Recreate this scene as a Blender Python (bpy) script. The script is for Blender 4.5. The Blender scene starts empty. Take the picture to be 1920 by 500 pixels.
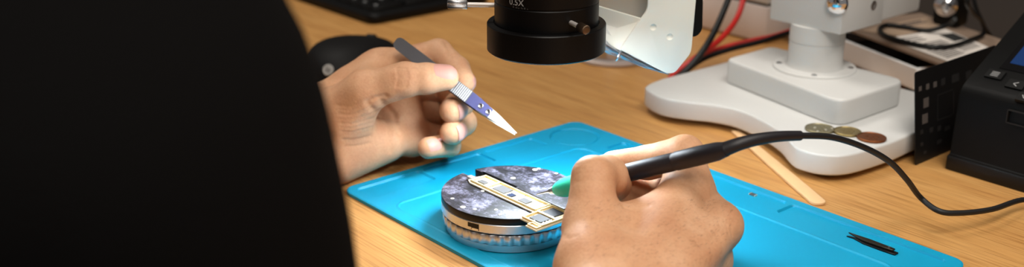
import bpy, bmesh, math, random
import numpy as np
from mathutils import Vector, Matrix
from mathutils.bvhtree import BVHTree
random.seed(4); RNG = np.random.default_rng(4)
scn = bpy.context.scene
COL = scn.collection

# ------------------------------------------------------------------ camera geometry
FPX, PITCH, CAMH = 2130.0, math.radians(19.7), 0.272
CF = np.array([0, math.cos(PITCH), -math.sin(PITCH)])
CU = np.array([0, math.sin(PITCH), math.cos(PITCH)])
CR = np.array([1.0, 0, 0]); C0 = np.array([0, 0, CAMH])
def ray(x, y): return CF + (x-960)/FPX*CR + (250-y)/FPX*CU
def D(x, y, dep): return C0 + dep*ray(x, y)                 # world point seen at a pixel, at a real depth
def G(x, y, z=0.0):                                         # world point seen at a pixel, on the level z
    d = ray(x, y); return C0 + (z-CAMH)/d[2]*d
RZ = math.radians(-49.64)                                   # the desk runs at this angle to the camera
DB = np.array([math.cos(RZ), math.sin(RZ)]); DN = np.array([-math.sin(RZ), math.cos(RZ)])
DESK = Matrix.Rotation(RZ, 4, 'Z')
def S(P): return np.array([P[0]*DB[0]+P[1]*DB[1], P[0]*DN[0]+P[1]*DN[1], P[2]])    # world -> desk frame
def W(s, t, z=0.0): return np.array([s*DB[0]+t*DN[0], s*DB[1]+t*DN[1], z])          # desk frame -> world
def GS(x, y, z=0.0): return S(G(x, y, z))
def on_s(x, y, s):                                          # ray meets the plane s = const (desk frame)
    d = ray(x, y); return S(C0 + s/(d[:2]@DB)*d)
def on_t(x, y, t):
    d = ray(x, y); return S(C0 + t/(d[:2]@DN)*d)

# ------------------------------------------------------------------ materials
def lin(c):
    return tuple((v/255/12.92 if v/255 <= .04045 else ((v/255+.055)/1.055)**2.4) for v in c)
def mat(name, rgb, rough=.5, metal=0.0, bump=0.0, bscale=400, var=0.0, vscale=30, spec=.5, emis=None, estr=0, aniso=0, coat=0, sss=0):
    m = bpy.data.materials.new(name); m.use_nodes = True
    nt = m.node_tree; N = nt.nodes; L = nt.links; b = N['Principled BSDF']
    c = lin(rgb)
    b.inputs['Base Color'].default_value = (*c, 1); b.inputs['Roughness'].default_value = rough
    b.inputs['Metallic'].default_value = metal; b.inputs['Specular IOR Level'].default_value = spec
    if coat: b.inputs['Coat Weight'].default_value = coat
    if emis: b.inputs['Emission Color'].default_value = (*emis, 1); b.inputs['Emission Strength'].default_value = estr
    tc = N.new('ShaderNodeTexCoord')
    n = N.new('ShaderNodeTexNoise'); n.inputs['Scale'].default_value = vscale; n.inputs['Detail'].default_value = 4
    L.new(tc.outputs['Object'], n.inputs['Vector'])
    if var:
        mx = N.new('ShaderNodeMix'); mx.data_type = 'RGBA'
        mx.inputs['A'].default_value = (*[v*(1-var) for v in c], 1); mx.inputs['B'].default_value = (*[min(1, v*(1+var)) for v in c], 1)
        L.new(n.outputs['Fac'], mx.inputs['Factor']); L.new(mx.outputs['Result'], b.inputs['Base Color'])
    if bump:
        n2 = N.new('ShaderNodeTexNoise'); n2.inputs['Scale'].default_value = bscale; n2.inputs['Detail'].default_value = 3
        L.new(tc.outputs['Object'], n2.inputs['Vector'])
        bp = N.new('ShaderNodeBump'); bp.inputs['Strength'].default_value = bump; bp.inputs['Distance'].default_value = .001
        L.new(n2.outputs['Fac'], bp.inputs['Height']); L.new(bp.outputs['Normal'], b.inputs['Normal'])
    return m
def ramp(N, stops):
    r = N.new('ShaderNodeValToRGB'); e = r.color_ramp.elements
    while len(e) < len(stops): e.new(.5)
    for k, (p, c) in zip(e, stops): k.position = p; k.color = (*c, 1)
    return r

def wood_mat():
    m = mat('oak_veneer', (190, 135, 80), .42); nt = m.node_tree; N = nt.nodes; L = nt.links; b = N['Principled BSDF']
    tc = N.new('ShaderNodeTexCoord')
    mp = N.new('ShaderNodeMapping'); mp.inputs['Scale'].default_value = (4.2, 60, 20); L.new(tc.outputs['Object'], mp.inputs['Vector'])
    n1 = N.new('ShaderNodeTexNoise'); n1.inputs['Scale'].default_value = 1; n1.inputs['Detail'].default_value = 6; n1.inputs['Roughness'].default_value = .55
    n1.inputs['Distortion'].default_value = .6
    L.new(mp.outputs[0], n1.inputs['Vector'])
    mp2 = N.new('ShaderNodeMapping'); mp2.inputs['Scale'].default_value = (22, 700, 100); L.new(tc.outputs['Object'], mp2.inputs['Vector'])
    n2 = N.new('ShaderNodeTexNoise'); n2.inputs['Scale'].default_value = 1; n2.inputs['Detail'].default_value = 3; L.new(mp2.outputs[0], n2.inputs['Vector'])
    r1 = ramp(N, [(.3, lin((186, 134, 76))), (.5, lin((196, 145, 84))), (.72, lin((205, 156, 95)))]); L.new(n1.outputs['Fac'], r1.inputs[0])
    r2 = ramp(N, [(.34, (.62, .54, .44)), (.52, (1, 1, 1)), (1, (1.05, 1.04, 1.02))]); L.new(n2.outputs['Fac'], r2.inputs[0])
    mx = N.new('ShaderNodeMix'); mx.data_type = 'RGBA'; mx.blend_type = 'MULTIPLY'; mx.inputs['Factor'].default_value = .8
    L.new(r1.outputs[0], mx.inputs['A']); L.new(r2.outputs[0], mx.inputs['B']); L.new(mx.outputs['Result'], b.inputs['Base Color'])
    bp = N.new('ShaderNodeBump'); bp.inputs['Strength'].default_value = .12; bp.inputs['Distance'].default_value = .0006
    L.new(n2.outputs['Fac'], bp.inputs['Height']); L.new(bp.outputs['Normal'], b.inputs['Normal'])
    return m

def skin_mat():
    m = mat('skin', (200, 146, 116), .56, spec=.25); nt = m.node_tree; N = nt.nodes; L = nt.links; b = N['Principled BSDF']
    tc = N.new('ShaderNodeTexCoord')
    n = N.new('ShaderNodeTexNoise'); n.inputs['Scale'].default_value = 55; n.inputs['Detail'].default_value = 5; L.new(tc.outputs['Object'], n.inputs['Vector'])
    r = ramp(N, [(.3, lin((200, 147, 111))), (.52, lin((210, 160, 123))), (.75, lin((219, 173, 138)))]); L.new(n.outputs['Fac'], r.inputs[0])
    n3 = N.new('ShaderNodeTexNoise'); n3.inputs['Scale'].default_value = 700; n3.inputs['Detail'].default_value = 2; L.new(tc.outputs['Object'], n3.inputs['Vector'])
    r3 = ramp(N, [(.3, (.92, .89, .87)), (.6, (1, 1, 1))]); L.new(n3.outputs['Fac'], r3.inputs[0])
    mx = N.new('ShaderNodeMix'); mx.data_type = 'RGBA'; mx.blend_type = 'MULTIPLY'; mx.inputs['Factor'].default_value = .8
    L.new(r.outputs[0], mx.inputs['A']); L.new(r3.outputs[0], mx.inputs['B']); L.new(mx.outputs['Result'], b.inputs['Base Color'])
    b.inputs['Subsurface Weight'].default_value = .12; b.inputs['Subsurface Radius'].default_value = (1, .35, .2); b.inputs['Subsurface Scale'].default_value = .004
    v = N.new('ShaderNodeTexVoronoi'); v.inputs['Scale'].default_value = 620; L.new(tc.outputs['Object'], v.inputs['Vector'])
    mp = N.new('ShaderNodeMapping'); mp.inputs['Scale'].default_value = (260, 110, 200); mp.inputs['Rotation'].default_value = (.3, .5, .6); L.new(tc.outputs['Object'], mp.inputs['Vector'])
    n2 = N.new('ShaderNodeTexNoise'); n2.inputs['Scale'].default_value = 1; n2.inputs['Detail'].default_value = 4; L.new(mp.outputs[0], n2.inputs['Vector'])
    ad = N.new('ShaderNodeMath'); ad.operation = 'ADD'; L.new(v.outputs['Distance'], ad.inputs[0]); L.new(n2.outputs['Fac'], ad.inputs[1])
    bp = N.new('ShaderNodeBump'); bp.inputs['Strength'].default_value = .16; bp.inputs['Distance'].default_value = .0005
    L.new(ad.outputs[0], bp.inputs['Height']); L.new(bp.outputs['Normal'], b.inputs['Normal'])
    return m

def scuffed_mat():      # black composite jaws, rubbed grey-white by use
    m = mat('scuffed_black', (20, 20, 24), .5); nt = m.node_tree; N = nt.nodes; L = nt.links; b = N['Principled BSDF']
    tc = N.new('ShaderNodeTexCoord')
    def noise(sc, det, ro, dis=0, rot=0, stretch=1):
        mp = N.new('ShaderNodeMapping'); mp.inputs['Scale'].default_value = (sc, sc*stretch, sc); mp.inputs['Rotation'].default_value = (0, 0, rot); L.new(tc.outputs['Object'], mp.inputs['Vector'])
        n = N.new('ShaderNodeTexNoise'); n.inputs['Scale'].default_value = 1; n.inputs['Detail'].default_value = det; n.inputs['Roughness'].default_value = ro; n.inputs['Distortion'].default_value = dis
        L.new(mp.outputs[0], n.inputs['Vector']); return n.outputs['Fac']
    def ma(a, k, b):
        m_ = N.new('ShaderNodeMath'); m_.operation = 'MULTIPLY_ADD'; L.new(a, m_.inputs[0]); m_.inputs[1].default_value = k
        if isinstance(b, float): m_.inputs[2].default_value = b
        else: L.new(b, m_.inputs[2])
        return m_.outputs[0]
    big = noise(70, 4, .6, .5); fine = noise(520, 9, .78, .5); scr = noise(120, 4, .6, .2, .7, 7)
    v = ma(big, .9, ma(fine, .95, ma(scr, .3, -.66)))
    r = ramp(N, [(.30, lin((12, 12, 15))), (.42, lin((38, 37, 46))), (.52, lin((84, 83, 98))), (.70, lin((136, 135, 152))), (.95, lin((205, 204, 215)))])
    L.new(v, r.inputs[0]); L.new(r.outputs[0], b.inputs['Base Color'])
    return m

M = dict(
    wood=wood_mat(), skin=skin_mat(), scuff=scuffed_mat(),
    mat=mat('blue_silicone', (2, 150, 190), .5, bump=.06, bscale=1500, spec=.4),
    cloth=mat('black_jersey', (11, 10, 10), .95, bump=.5, bscale=900, spec=.06),
    black=mat('satin_black', (9, 9, 9), .4, spec=.3), anod=mat('black_anodised', (6, 5, 5), .42, bump=.04, bscale=2500, spec=.22),
    blackplastic=mat('black_plastic', (6, 6, 6), .5, bump=.08, bscale=1800, spec=.18), rubber=mat('rubber', (17, 16, 17), .55),
    handle=mat('handle_rubber', (24, 21, 26), .5, bump=.05, bscale=2000),
    white=mat('white_enamel', (206, 206, 204), .42, bump=.05, bscale=1400), offwhite=mat('warm_white_plastic', (208, 196, 190), .5, bump=.04, bscale=1200),
    ivory=mat('ivory_sheet', (238, 237, 226), .45), steel=mat('steel', (190, 190, 192), .28, 1), alu=mat('satin_aluminium', (214, 217, 224), .4, 1),
    bright=mat('bright_pin', (214, 206, 200), .45, .55), chrome=mat('chrome', (225, 225, 228), .04, 1), foil=mat('silver_foil', (228, 232, 238), .3, .75),
    gold=mat('gold_plate', (226, 200, 146), .4, .5), board=mat('board_pale', (222, 210, 180), .5, var=.25, vscale=900),
    chip=mat('chip_black', (30, 31, 36), .4), chipgrey=mat('chip_grey', (84, 83, 84), .4), chipblue=mat('chip_blue', (28, 40, 66), .35),
    solder=mat('bright_solder', (230, 226, 214), .3, .7), green=mat('green_sleeve', (30, 172, 138), .6, bump=.1, bscale=1200), cream=mat('cream_ceramic', (222, 218, 196), .45),
    tgrey=mat('grey_coating', (88, 88, 92), .5), tviolet=mat('violet_coating', (72, 72, 112), .42), ceramic=mat('white_ceramic', (240, 238, 232), .35),
    nail=mat('fingernail', (206, 152, 138), .42, spec=.35), red=mat('red_insulation', (190, 32, 26), .45), tray=mat('tray_white', (232, 231, 230), .5),
    brown=mat('brown_board', (128, 108, 92), .6), paper=mat('paper', (214, 206, 198), .7), kraft=mat('tan_leaflet', (158, 134, 112), .7), ink=mat('ink', (70, 62, 60), .7), inkdark=mat('ink_dark', (36, 36, 36), .7), carton=mat('beige_carton', (196, 176, 156), .7),
    stick=mat('birch', (226, 186, 138), .6, bump=.1, bscale=600, var=.08, vscale=120), nickel=mat('nickel_coin', (150, 142, 112), .36, .9, bump=.25, bscale=700), brass=mat('brass_coin', (156, 138, 92), .38, .9, bump=.25, bscale=700), copper=mat('copper_coin', (140, 84, 50), .42, .9, bump=.25, bscale=700),
    stencil=mat('stencil_black', (22, 22, 23), .42, .3), aperture=mat('stencil_mesh', (96, 90, 87), .5, .3), legend=mat('printed_white', (214, 214, 214), .5), legenddim=mat('printed_grey', (150, 150, 150), .6),
    screen=mat('lit_screen', (4, 8, 20), .2, emis=(.012, .06, .22), estr=.55), glass=mat('screen_glass', (5, 5, 7), .15), badge=mat('badge_silver', (150, 148, 144), .5, .2),
    wall=mat('shaded_wall_grey', (50, 46, 44), .85), floorm=mat('grey_carpet', (80, 78, 76), .95), led=mat('led_glow', (255, 255, 255), .5, emis=(.84, .93, 1.0), estr=6), hair=mat('dark_hair', (40, 28, 22), .6),
)

# ------------------------------------------------------------------ objects
MATW = {}
def link(o): COL.objects.link(o); return o
def thing(name, label, cat, loc, rotz=0.0, group=None):
    o = link(bpy.data.objects.new(name, None)); o.location = tuple(loc); o.rotation_euler = (0, 0, rotz)
    o.empty_display_size = .01
    MATW[o.name] = Matrix.Translation(Vector(loc)) @ Matrix.Rotation(rotz, 4, 'Z')
    o['label'] = label; o['category'] = cat
    if group: o['group'] = group
    return o
def desk_thing(name, label, cat, s, t, z, group=None): return thing(name, label, cat, W(s, t, z), RZ, group)
def obj(name, bm, m, parent=None, space='desk', smooth=True, kind=None, label=None, angle=35):
    # bm is written in desk space or world space; it is brought into the parent's frame here
    T = DESK if space == 'desk' else Matrix.Identity(4)
    PM = Matrix.Identity(4)
    if parent is not None: PM = MATW[parent.name]
    if space == 'local': T = PM
    bm.transform(PM.inverted() @ T)
    bmesh.ops.recalc_face_normals(bm, faces=bm.faces)
    me = bpy.data.meshes.new(name); bm.to_mesh(me); bm.free()
    o = link(bpy.data.objects.new(name, me)); me.materials.append(M[m] if isinstance(m, str) else m)
    if smooth:
        me.polygons.foreach_set('use_smooth', [True]*len(me.polygons))
        try: me.set_sharp_from_angle(angle=math.radians(angle))
        except Exception: pass
    if parent is not None: o.parent = parent; MATW[o.name] = PM
    else: MATW[o.name] = Matrix.Identity(4)
    if kind: o['kind'] = kind
    if label: o['label'] = label
    return o
def B(): return bmesh.new()
def bevel(bm, w, seg=2, ang=30):
    es = [e for e in bm.edges if len(e.link_faces) == 2 and e.calc_face_angle(0) > math.radians(ang)]
    if es and w > 0: bmesh.ops.bevel(bm, geom=es, offset=w, segments=seg, affect='EDGES', profile=.5, clamp_overlap=True)
    return bm
def merge(bm, other):
    me = bpy.data.meshes.new('tmp'); other.to_mesh(me); other.free(); bm.from_mesh(me); bpy.data.meshes.remove(me); return bm
def prism(poly, z0, z1, w=0, seg=2, ax='z'):
    bm = B()
    def v(p, h): return {'z': (p[0], p[1], h), 'x': (h, p[0], p[1]), 'y': (p[0], h, p[1])}[ax]
    lo = [bm.verts.new(v(p, z0)) for p in poly]; hi = [bm.verts.new(v(p, z1)) for p in poly]
    bm.faces.new(lo[::-1]); bm.faces.new(hi)
    for i in range(len(poly)): bm.faces.new((lo[i], lo[(i+1) % len(poly)], hi[(i+1) % len(poly)], hi[i]))
    bmesh.ops.recalc_face_normals(bm, faces=bm.faces)
    return bevel(bm, w, seg)
def box(x0, x1, y0, y1, z0, z1, w=0, seg=2): return prism([(x0, y0), (x1, y0), (x1, y1), (x0, y1)], z0, z1, w, seg)
def frame(p, d):
    d = Vector(d).normalized(); up = Vector((0, 0, 1)) if abs(d.z) < .95 else Vector((1, 0, 0))
    x = up.cross(d).normalized(); y = d.cross(x); return x, y, d
def lathe_axis(p0, d, prof, seg=48):      # prof: (distance along, radius)
    bm = B(); x, y, d = frame(p0, d); p0 = Vector(p0); rings = []
    for a, r in prof:
        c = p0 + d*a
        if r <= 1e-7: rings.append([bm.verts.new(c)])
        else: rings.append([bm.verts.new(c + x*r*math.cos(2*math.pi*k/seg) + y*r*math.sin(2*math.pi*k/seg)) for k in range(seg)])
    for A, Bq in zip(rings, rings[1:]):
        for k in range(seg):
            j = (k+1) % seg
            if len(A) == 1 and len(Bq) == 1: continue
            if len(A) == 1: bm.faces.new((A[0], Bq[k], Bq[j]))
            elif len(Bq) == 1: bm.faces.new((A[k], A[j], Bq[0]))
            else: bm.faces.new((A[k], A[j], Bq[j], Bq[k]))
    for R_ in (rings[0], rings[-1]):
        if len(R_) > 1: bm.faces.new(R_)
    return bm
def lathe(c, prof, seg=64): return lathe_axis((c[0], c[1], 0), (0, 0, 1), [(z, r) for r, z in prof], seg)   # prof (r, z)
def catmull(pts, n=10):
    P = [np.array(p, float) for p in pts]; P = [2*P[0]-P[1]] + P + [2*P[-1]-P[-2]]; out = []
    for i in range(1, len(P)-2):
        for k in range(n):
            t = k/n; a, b, c, d = P[i-1:i+3]
            out.append(.5*((2*b)+(-a+c)*t+(2*a-5*b+4*c-d)*t*t+(-a+3*b-3*c+d)*t**3))
    out.append(P[-2]); return out
def tube(pts, r, seg=12, smooth_n=8):
    """pts: points (xyz) or (xyz, radius) swept as a round tube"""
    if not np.isscalar(r): q = [np.append(p, rr) for p, rr in zip(pts, r)]
    else: q = [np.append(p, r) for p in pts]
    q = catmull(q, smooth_n) if smooth_n else q
    bm = B(); prev = None; nx = None; rings = []
    for i, p in enumerate(q):
        a = q[max(i-1, 0)][:3]; b = q[min(i+1, len(q)-1)][:3]; d = Vector(b-a).normalized()
        if nx is None: nx = frame(p[:3], d)[0]
        nx = (nx - d*nx.dot(d)).normalized(); ny = d.cross(nx)
        rings.append([bm.verts.new(Vector(p[:3]) + (nx*math.cos(2*math.pi*k/seg)+ny*math.sin(2*math.pi*k/seg))*float(p[3])) for k in range(seg)])
    for A, Bq in zip(rings, rings[1:]):
        for k in range(seg): bm.faces.new((A[k], A[(k+1) % seg], Bq[(k+1) % seg], Bq[k]))
    bm.faces.new(rings[0][::-1]); bm.faces.new(rings[-1]); return bm
def rounded(poly, r, n=6):
    out = []; m = len(poly); r = [r]*m if np.isscalar(r) else r
    for i in range(m):
        p = np.array(poly[i], float); a = np.array(poly[i-1], float)-p; b = np.array(poly[(i+1) % m], float)-p
        la, lb = np.linalg.norm(a), np.linalg.norm(b); rr = min(r[i], la*.48, lb*.48)
        if rr < 1e-6: out.append(tuple(p)); continue
        q0, q1 = p+a/la*rr, p+b/lb*rr
        for k in range(n+1):
            t = k/n; out.append(tuple((1-t)**2*q0+2*t*(1-t)*p+t*t*q1))
    return out
def disc_poly(c, r, n=40, a0=0, a1=2*math.pi): return [(c[0]+r*math.cos(a0+(a1-a0)*k/n), c[1]+r*math.sin(a0+(a1-a0)*k/n)) for k in range(n if a1-a0 > 6.28 else n+1)]

# ------------------------------------------------------------------ setting
o = obj('floor', box(-4, 3, -3, 1.02, -.78, -.75), 'floorm', kind='structure', smooth=False)
o = obj('wall_back', box(-4, 3, .98, 1.02, -.75, 2.0), 'wall', kind='structure', smooth=False)  # dark base colour carries the shadow the wall stands in

desk = desk_thing('desk', 'wide oak veneer desk under the blue mat and all the tools', 'desk', -.5, .2, -.75)
obj('desktop', box(-2.0, .55, .2, .975, -.028, 0, .003), 'wood', desk)
for s, t in ((-1.95, .25), (.5, .25), (-1.95, .9), (.5, .9)): obj('leg', box(s-.025, s+.025, t-.025, t+.025, -.75, -.028, .003), 'black', desk)

# ------------------------------------------------------------------ silicone mat : a height field with trays and grooves
a_, l_, r_ = S(G(1082, 222, .0026)), S(G(649, 352, .0026)), S(G(1808, 491, .0026))
mc = (l_+r_)/2; HX, HY, TH = .1530, .1003, .0026
def sst(a, b, x): t = np.clip((x-a)/(b-a), 0, 1); return t*t*(3-2*t)
def rrect_sd(x, y, cx, cy, hx, hy, r):
    qx, qy = np.abs(x-cx)-hx+r, np.abs(y-cy)-hy+r
    return np.hypot(np.maximum(qx, 0), np.maximum(qy, 0)) + np.minimum(np.maximum(qx, qy), 0) - r
def mat_height(x, y):
    # x = s - centre, y = t - centre ; ridge rim, sunken border trays, sunken work field
    h = np.full_like(x, TH)
    def sink(sd, dep, e=.0005): return dep*(1-sst(-e, e, sd))
    work = rrect_sd(x, y, .011, -.0135, HX-.0325, HY-.0235, .008)
    trays = []
    # long strip along the far edge, three pans
    for x0, x1 in ((-.098, -.030), (-.026, .040), (.044, .144)): trays.append(rrect_sd(x, y, (x0+x1)/2, .0845, (x1-x0)/2, .0085, .003))
    # short strip at the other end, pans
    for y0, y1 in ((-.094, -.046), (-.043, .004), (.007, .050)): trays.append(rrect_sd(x, y, -.1365, (y0+y1)/2, .0095, (y1-y0)/2, .003))
    h = h - sink(work, .0004, .0004) + .00045*np.exp(-((work-.0008)/.0008)**2)
    for t in trays: h = h - sink(t, .0013, .00024)
    cd = np.hypot(x+.1275, y-.075)
    ringd = np.abs(cd-.0165)-.0008
    h = h - .0012*(1-sst(-.00026, .00026, ringd))
    h = h - .0006*(1-sst(.0150, .0165, cd))
    edge = rrect_sd(x, y, 0, 0, HX-.0022, HY-.0022, .007)
    h = np.where(edge > 0, np.minimum(h, TH-.0005*sst(.0012, .0022, edge)), h)
    return h
def build_mat():
    nx, ny = 610, 400; u = np.linspace(-HX, HX, nx); v = np.linspace(-HY, HY, ny); X, Y = np.meshgrid(u, v, indexing='ij')
    R = .009; qx, qy = np.abs(X)-(HX-R), np.abs(Y)-(HY-R)
    m = (qx > 0) & (qy > 0); mx_ = np.maximum(qx, qy); ln = np.hypot(qx, qy)+1e-12; k = np.where(m, mx_/ln, 1)
    X = np.where(m, np.sign(X)*(HX-R+qx*k), X); Y = np.where(m, np.sign(Y)*(HY-R+qy*k), Y)
    Z = mat_height(X, Y); co = np.stack([X+mc[0], Y+mc[1], Z], -1).reshape(-1, 3)
    i = np.arange((nx-1)*(ny-1)); I, J = i//(ny-1), i % (ny-1); a = I*ny+J
    F = np.stack([a, a+ny, a+ny+1, a+1], 1).tolist()
    bd = [(ii, 0) for ii in range(nx)]+[(nx-1, jj) for jj in range(1, ny)]+[(ii, ny-1) for ii in range(nx-2, -1, -1)]+[(0, jj) for jj in range(ny-2, 0, -1)]
    idx = [p*ny+q for p, q in bd]; base = len(co); low = co[idx].copy(); low[:, 2] = 0.0002; co = np.vstack([co, low]); n = len(idx)
    for k in range(n): F.append([idx[k], base+k, base+(k+1) % n, idx[(k+1) % n]])
    F.append([base+k for k in range(n)])
    me = bpy.data.meshes.new('work_mat'); me.from_pydata(co.tolist(), [], F)
    bm = B(); bm.from_mesh(me); bpy.data.meshes.remove(me); return bm
mt = desk_thing('work_mat', 'large bright blue silicone repair mat lying across the desk', 'mat', mc[0], mc[1], 0)
obj('mat_sheet', build_mat(), 'mat', mt, angle=42)
FIELD = TH-.0004

# ------------------------------------------------------------------ round board holder on the mat
hc = GS(957, 357, .0240)[:2]; z0 = FIELD
hold = desk_thing('board_holder', 'round aluminium circuit board holder with scuffed black jaws on blue mat', 'holder', hc[0], hc[1], z0)
RT = .0393
obj('base_ring', lathe(hc, [(.0355, z0), (.0368, z0+.0006), (.0372, z0+.0046), (.0366, z0+.005), (.0345, z0+.005)]), 'alu', hold)
def knurl():
    bm = B(); n = 264; rows = []
    for r, z in ((.0355, z0+.005), (.0384, z0+.0052), (.0388, z0+.0058), (.0388, z0+.0104), (.0384, z0+.011), (.035, z0+.0112)):
        row = []
        for k in range(n):
            a = 2*math.pi*k/n; f = (.5+.5*math.cos(a*44))**.7; rr = r-(.0011*(1-f) if r > .038 else 0)
            row.append(bm.verts.new((hc[0]+rr*math.cos(a), hc[1]+rr*math.sin(a), z)))
        rows.append(row)
    for A, Bq in zip(rows, rows[1:]):
        for k in range(n): bm.faces.new((A[k], A[(k+1) % n], Bq[(k+1) % n], Bq[k]))
    bm.faces.new(rows[0][::-1]); bm.faces.new(rows[-1]); return bm
obj('knurled_ring', knurl(), 'alu', hold, angle=50)
obj('shadow_gap_ring', lathe(hc, [(.034, z0+.0108), (.0368, z0+.0108), (.0368, z0+.0124), (.034, z0+.0124)]), 'black', hold)
obj('turntable_plate', lathe(hc, [(.03, z0+.0122), (.0390, z0+.0122), (.0394, z0+.0126), (.0394, z0+.0172), (.0390, z0+.0176), (.001, z0+.0176)]), 'alu', hold)
def ring_patch(a0, a1, za, zb_, r0, r1):
    bm = B(); n = 8; g = []
    for k in range(n+1):
        a = a0+(a1-a0)*k/n; g.append([bm.verts.new((hc[0]+r*math.cos(a), hc[1]+r*math.sin(a), z)) for r, z in ((r0, za), (r1, za), (r1, zb_), (r0, zb_))])
    for A, Bq in zip(g, g[1:]):
        for k in range(4): bm.faces.new((A[k], A[(k+1) % 4], Bq[(k+1) % 4], Bq[k]))
    bm.faces.new(g[0]); bm.faces.new(g[-1]); return bm
sp_ = GS(893, 419, z0+.0150)[:2]-hc; sa = math.atan2(sp_[1], sp_[0])
ss_ = obj('side_slot', merge(ring_patch(sa-.08, sa+.10, z0+.0143, z0+.0168, .038, .03946), ring_patch(sa-.02, sa+.10, z0+.0130, z0+.0146, .038, .03946)), 'black', hold)
obj('slot_edge', ring_patch(sa-.01, sa+.09, z0+.0130, z0+.0140, .0385, .03952), 'alu', ss_)
zt = z0+.0176; ztop = z0+.0218
# two jaws: the board sits across the gap between them; gap runs along the desk's length
gap = -.0035
def jaw(lo, hi):
    pts = []
    if hi is None:
        y = lo; a = math.asin(y/RT); pts = disc_poly(hc, RT, 60, a, math.pi-a)
        # small stepped notch at the far-left end of the rear jaw
        x1 = -math.sqrt(RT*RT-y*y)
        pts = pts + [(hc[0]+x1+.0002, hc[1]+y)]
        pts += [(hc[0]+x1+.006, hc[1]+y), (hc[0]+x1+.006, hc[1]+y+.0016), (hc[0]-.002, hc[1]+y+.0016), (hc[0]-.002, hc[1]+y)]
    else:
        y = hi; a = math.asin(y/RT); pts = disc_poly(hc, RT, 60, math.pi-a, 2*math.pi+a)
    bm = prism(pts, zt, ztop, .0004, 2); return bm
for bm in (jaw(None, gap), jaw(.0055, None)):
    j_ = obj('jaw', bm, 'scuff', hold, angle=30); j_.data.materials.append(M['black'])       # only the worked top is scuffed
    for p in j_.data.polygons: p.material_index = 0 if p.normal.z > .5 else 1
for k, (x, y) in enumerate(((868, 388), (905, 358), (848, 372), (957, 375), (930, 393), (1043, 325), (1003, 318), (998, 354), (1010, 316), (962, 334), (890, 392), (938, 402))):
    p = GS(x, y, ztop); r = .0011 if k % 3 else .0016
    obj('clamp_pin', lathe(p[:2], [(r*1.05, ztop-.0005), (r, ztop+.00025), (r*.7, ztop+.0004), (0, ztop+.00045)], 16), 'solder', hold)

# ------------------------------------------------------------------ phone logic board held by the jaws
zb = ztop+.0003
pcb = desk_thing('circuit_board', 'small gold edged phone circuit board clamped on the round holder', 'circuit board', hc[0], hc[1], zb)
ya, yb = hc[1]-.0118, hc[1]+.0014            # strip
xa, xb, xc = hc[0]-.0262, hc[0]+.0375, hc[0]+.0520
yl = hc[1]-.0265
outline = [(xa, ya+.002), (xa+.004, ya), (xb-.003, ya), (xb-.003, yl+.004), (xb+.006, yl+.004), (xb+.006, yl), (xc, yl), (xc, yb), (xa+.003, yb), (xa, yb-.003)]
obj('substrate', prism(outline, zb, zb+.0009, .0001, 1), 'board', pcb, angle=30)
def rails(rects, w, h, zz):
    bm = B()
    for x0, x1, y0, y1 in rects:
        for q in ((x0, x1, y0, y0+w), (x0, x1, y1-w, y1), (x0, x0+w, y0+w, y1-w), (x1-w, x1, y0+w, y1-w)): merge(bm, box(*q, zz, zz+h, .00012, 1))
    return bm
zz = zb+.0009
obj('shield_frame', rails([(xa+.003, xa+.017, ya+.001, yb-.0005), (xa+.0166, xb-.004, ya+.001, yb-.0005), (xb-.003, xc-.0006, ya+.001, yb-.0005), (xb-.0022, xc-.0006, yl+.0046, ya+.0014)], .0010, .0013, zz), 'gold', pcb)
obj('shield_frame', rails([(xb+.0065, xc-.0006, yl+.0006, yl+.0043)], .0007, .0010, zz), 'gold', pcb)
obj('end_connector', box(xa-.0026, xa+.0018, ya+.003, ya+.0062, zb, zb+.0022, .0003), 'solder', pcb)
chips = [(xa+.020, xa+.030, ya+.0035, yb-.0025, 'chipgrey'), (xa+.0325, xa+.0365, ya+.0035, ya+.0075, 'chipblue'), (xa+.042, xa+.049, ya+.0035, ya+.0085, 'chipgrey'), (xb-.0005, xb+.0085, ya+.0028, yb-.0022, 'chip'), (xb+.0005, xb+.0095, yl+.0075, ya+.0, 'chip'),
         (xa+.006, xa+.012, ya+.004, ya+.0075, 'chipgrey')]
for x0, x1, y0, y1, m in chips: obj('chip', box(x0, x1, y0, y1, zz, zz+.0007, .0001, 1), m, pcb)
bm = B()
for k in range(70):
    x = RNG.uniform(xa+.004, xc-.002); y = RNG.uniform(ya+.0025, yb-.002)
    if any(c[0]-.001 < x < c[1]+.001 and c[2]-.001 < y < c[3]+.001 for c in chips): continue
    merge(bm, box(x-.0006, x+.0005, y-.0003, y+.0003, zz, zz+.0005))
for k in range(24):
    x = RNG.uniform(xb, xc-.002); y = RNG.uniform(yl+.006, ya); merge(bm, box(x-.0005, x+.0005, y-.0003, y+.0003, zz, zz+.0005))
obj('components', bm, 'solder', pcb, kind='stuff')

# ------------------------------------------------------------------ microscope
MS, MT = -.4655, .686                        # column centre (desk frame)
mic = desk_thing('stereo_microscope', 'white and black stereo microscope on a heavy white two lobed base', 'microscope', MS, MT, 0)
px_edge = [(1366, 117), (1234, 153), (1217, 163), (1219, 172), (1241, 184), (1288, 192), (1336, 197), (1384, 207), (1431, 228), (1465, 250), (1485, 272), (1502, 282), (1540, 291), (1581, 292), (1621, 284), (1676, 266), (1710, 251)]
front = [tuple(GS(x, y, .018)[:2]) for x, y in px_edge]
front[1] = (-.560, .626); front[2] = (-.5565, .607); front[3] = (-.5495, .598)
cm = catmull([np.array(p) for p in front[1:]], 4)
poly = [(-.557, .745)] + [tuple(p) for p in cm] + [(-.3665, .735), (-.372, .745)]
obj('base_plate', prism(poly, .0045, .0185, .0016, 3), 'white', mic, angle=40)
for s, t in ((-.535, .612), (-.392, .600), (-.535, .728), (-.395, .728)): obj('rubber_foot', lathe((s, t), [(.009, 0), (.010, .0005), (.010, .0048), (.001, .0048)], 24), 'rubber', mic)
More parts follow.
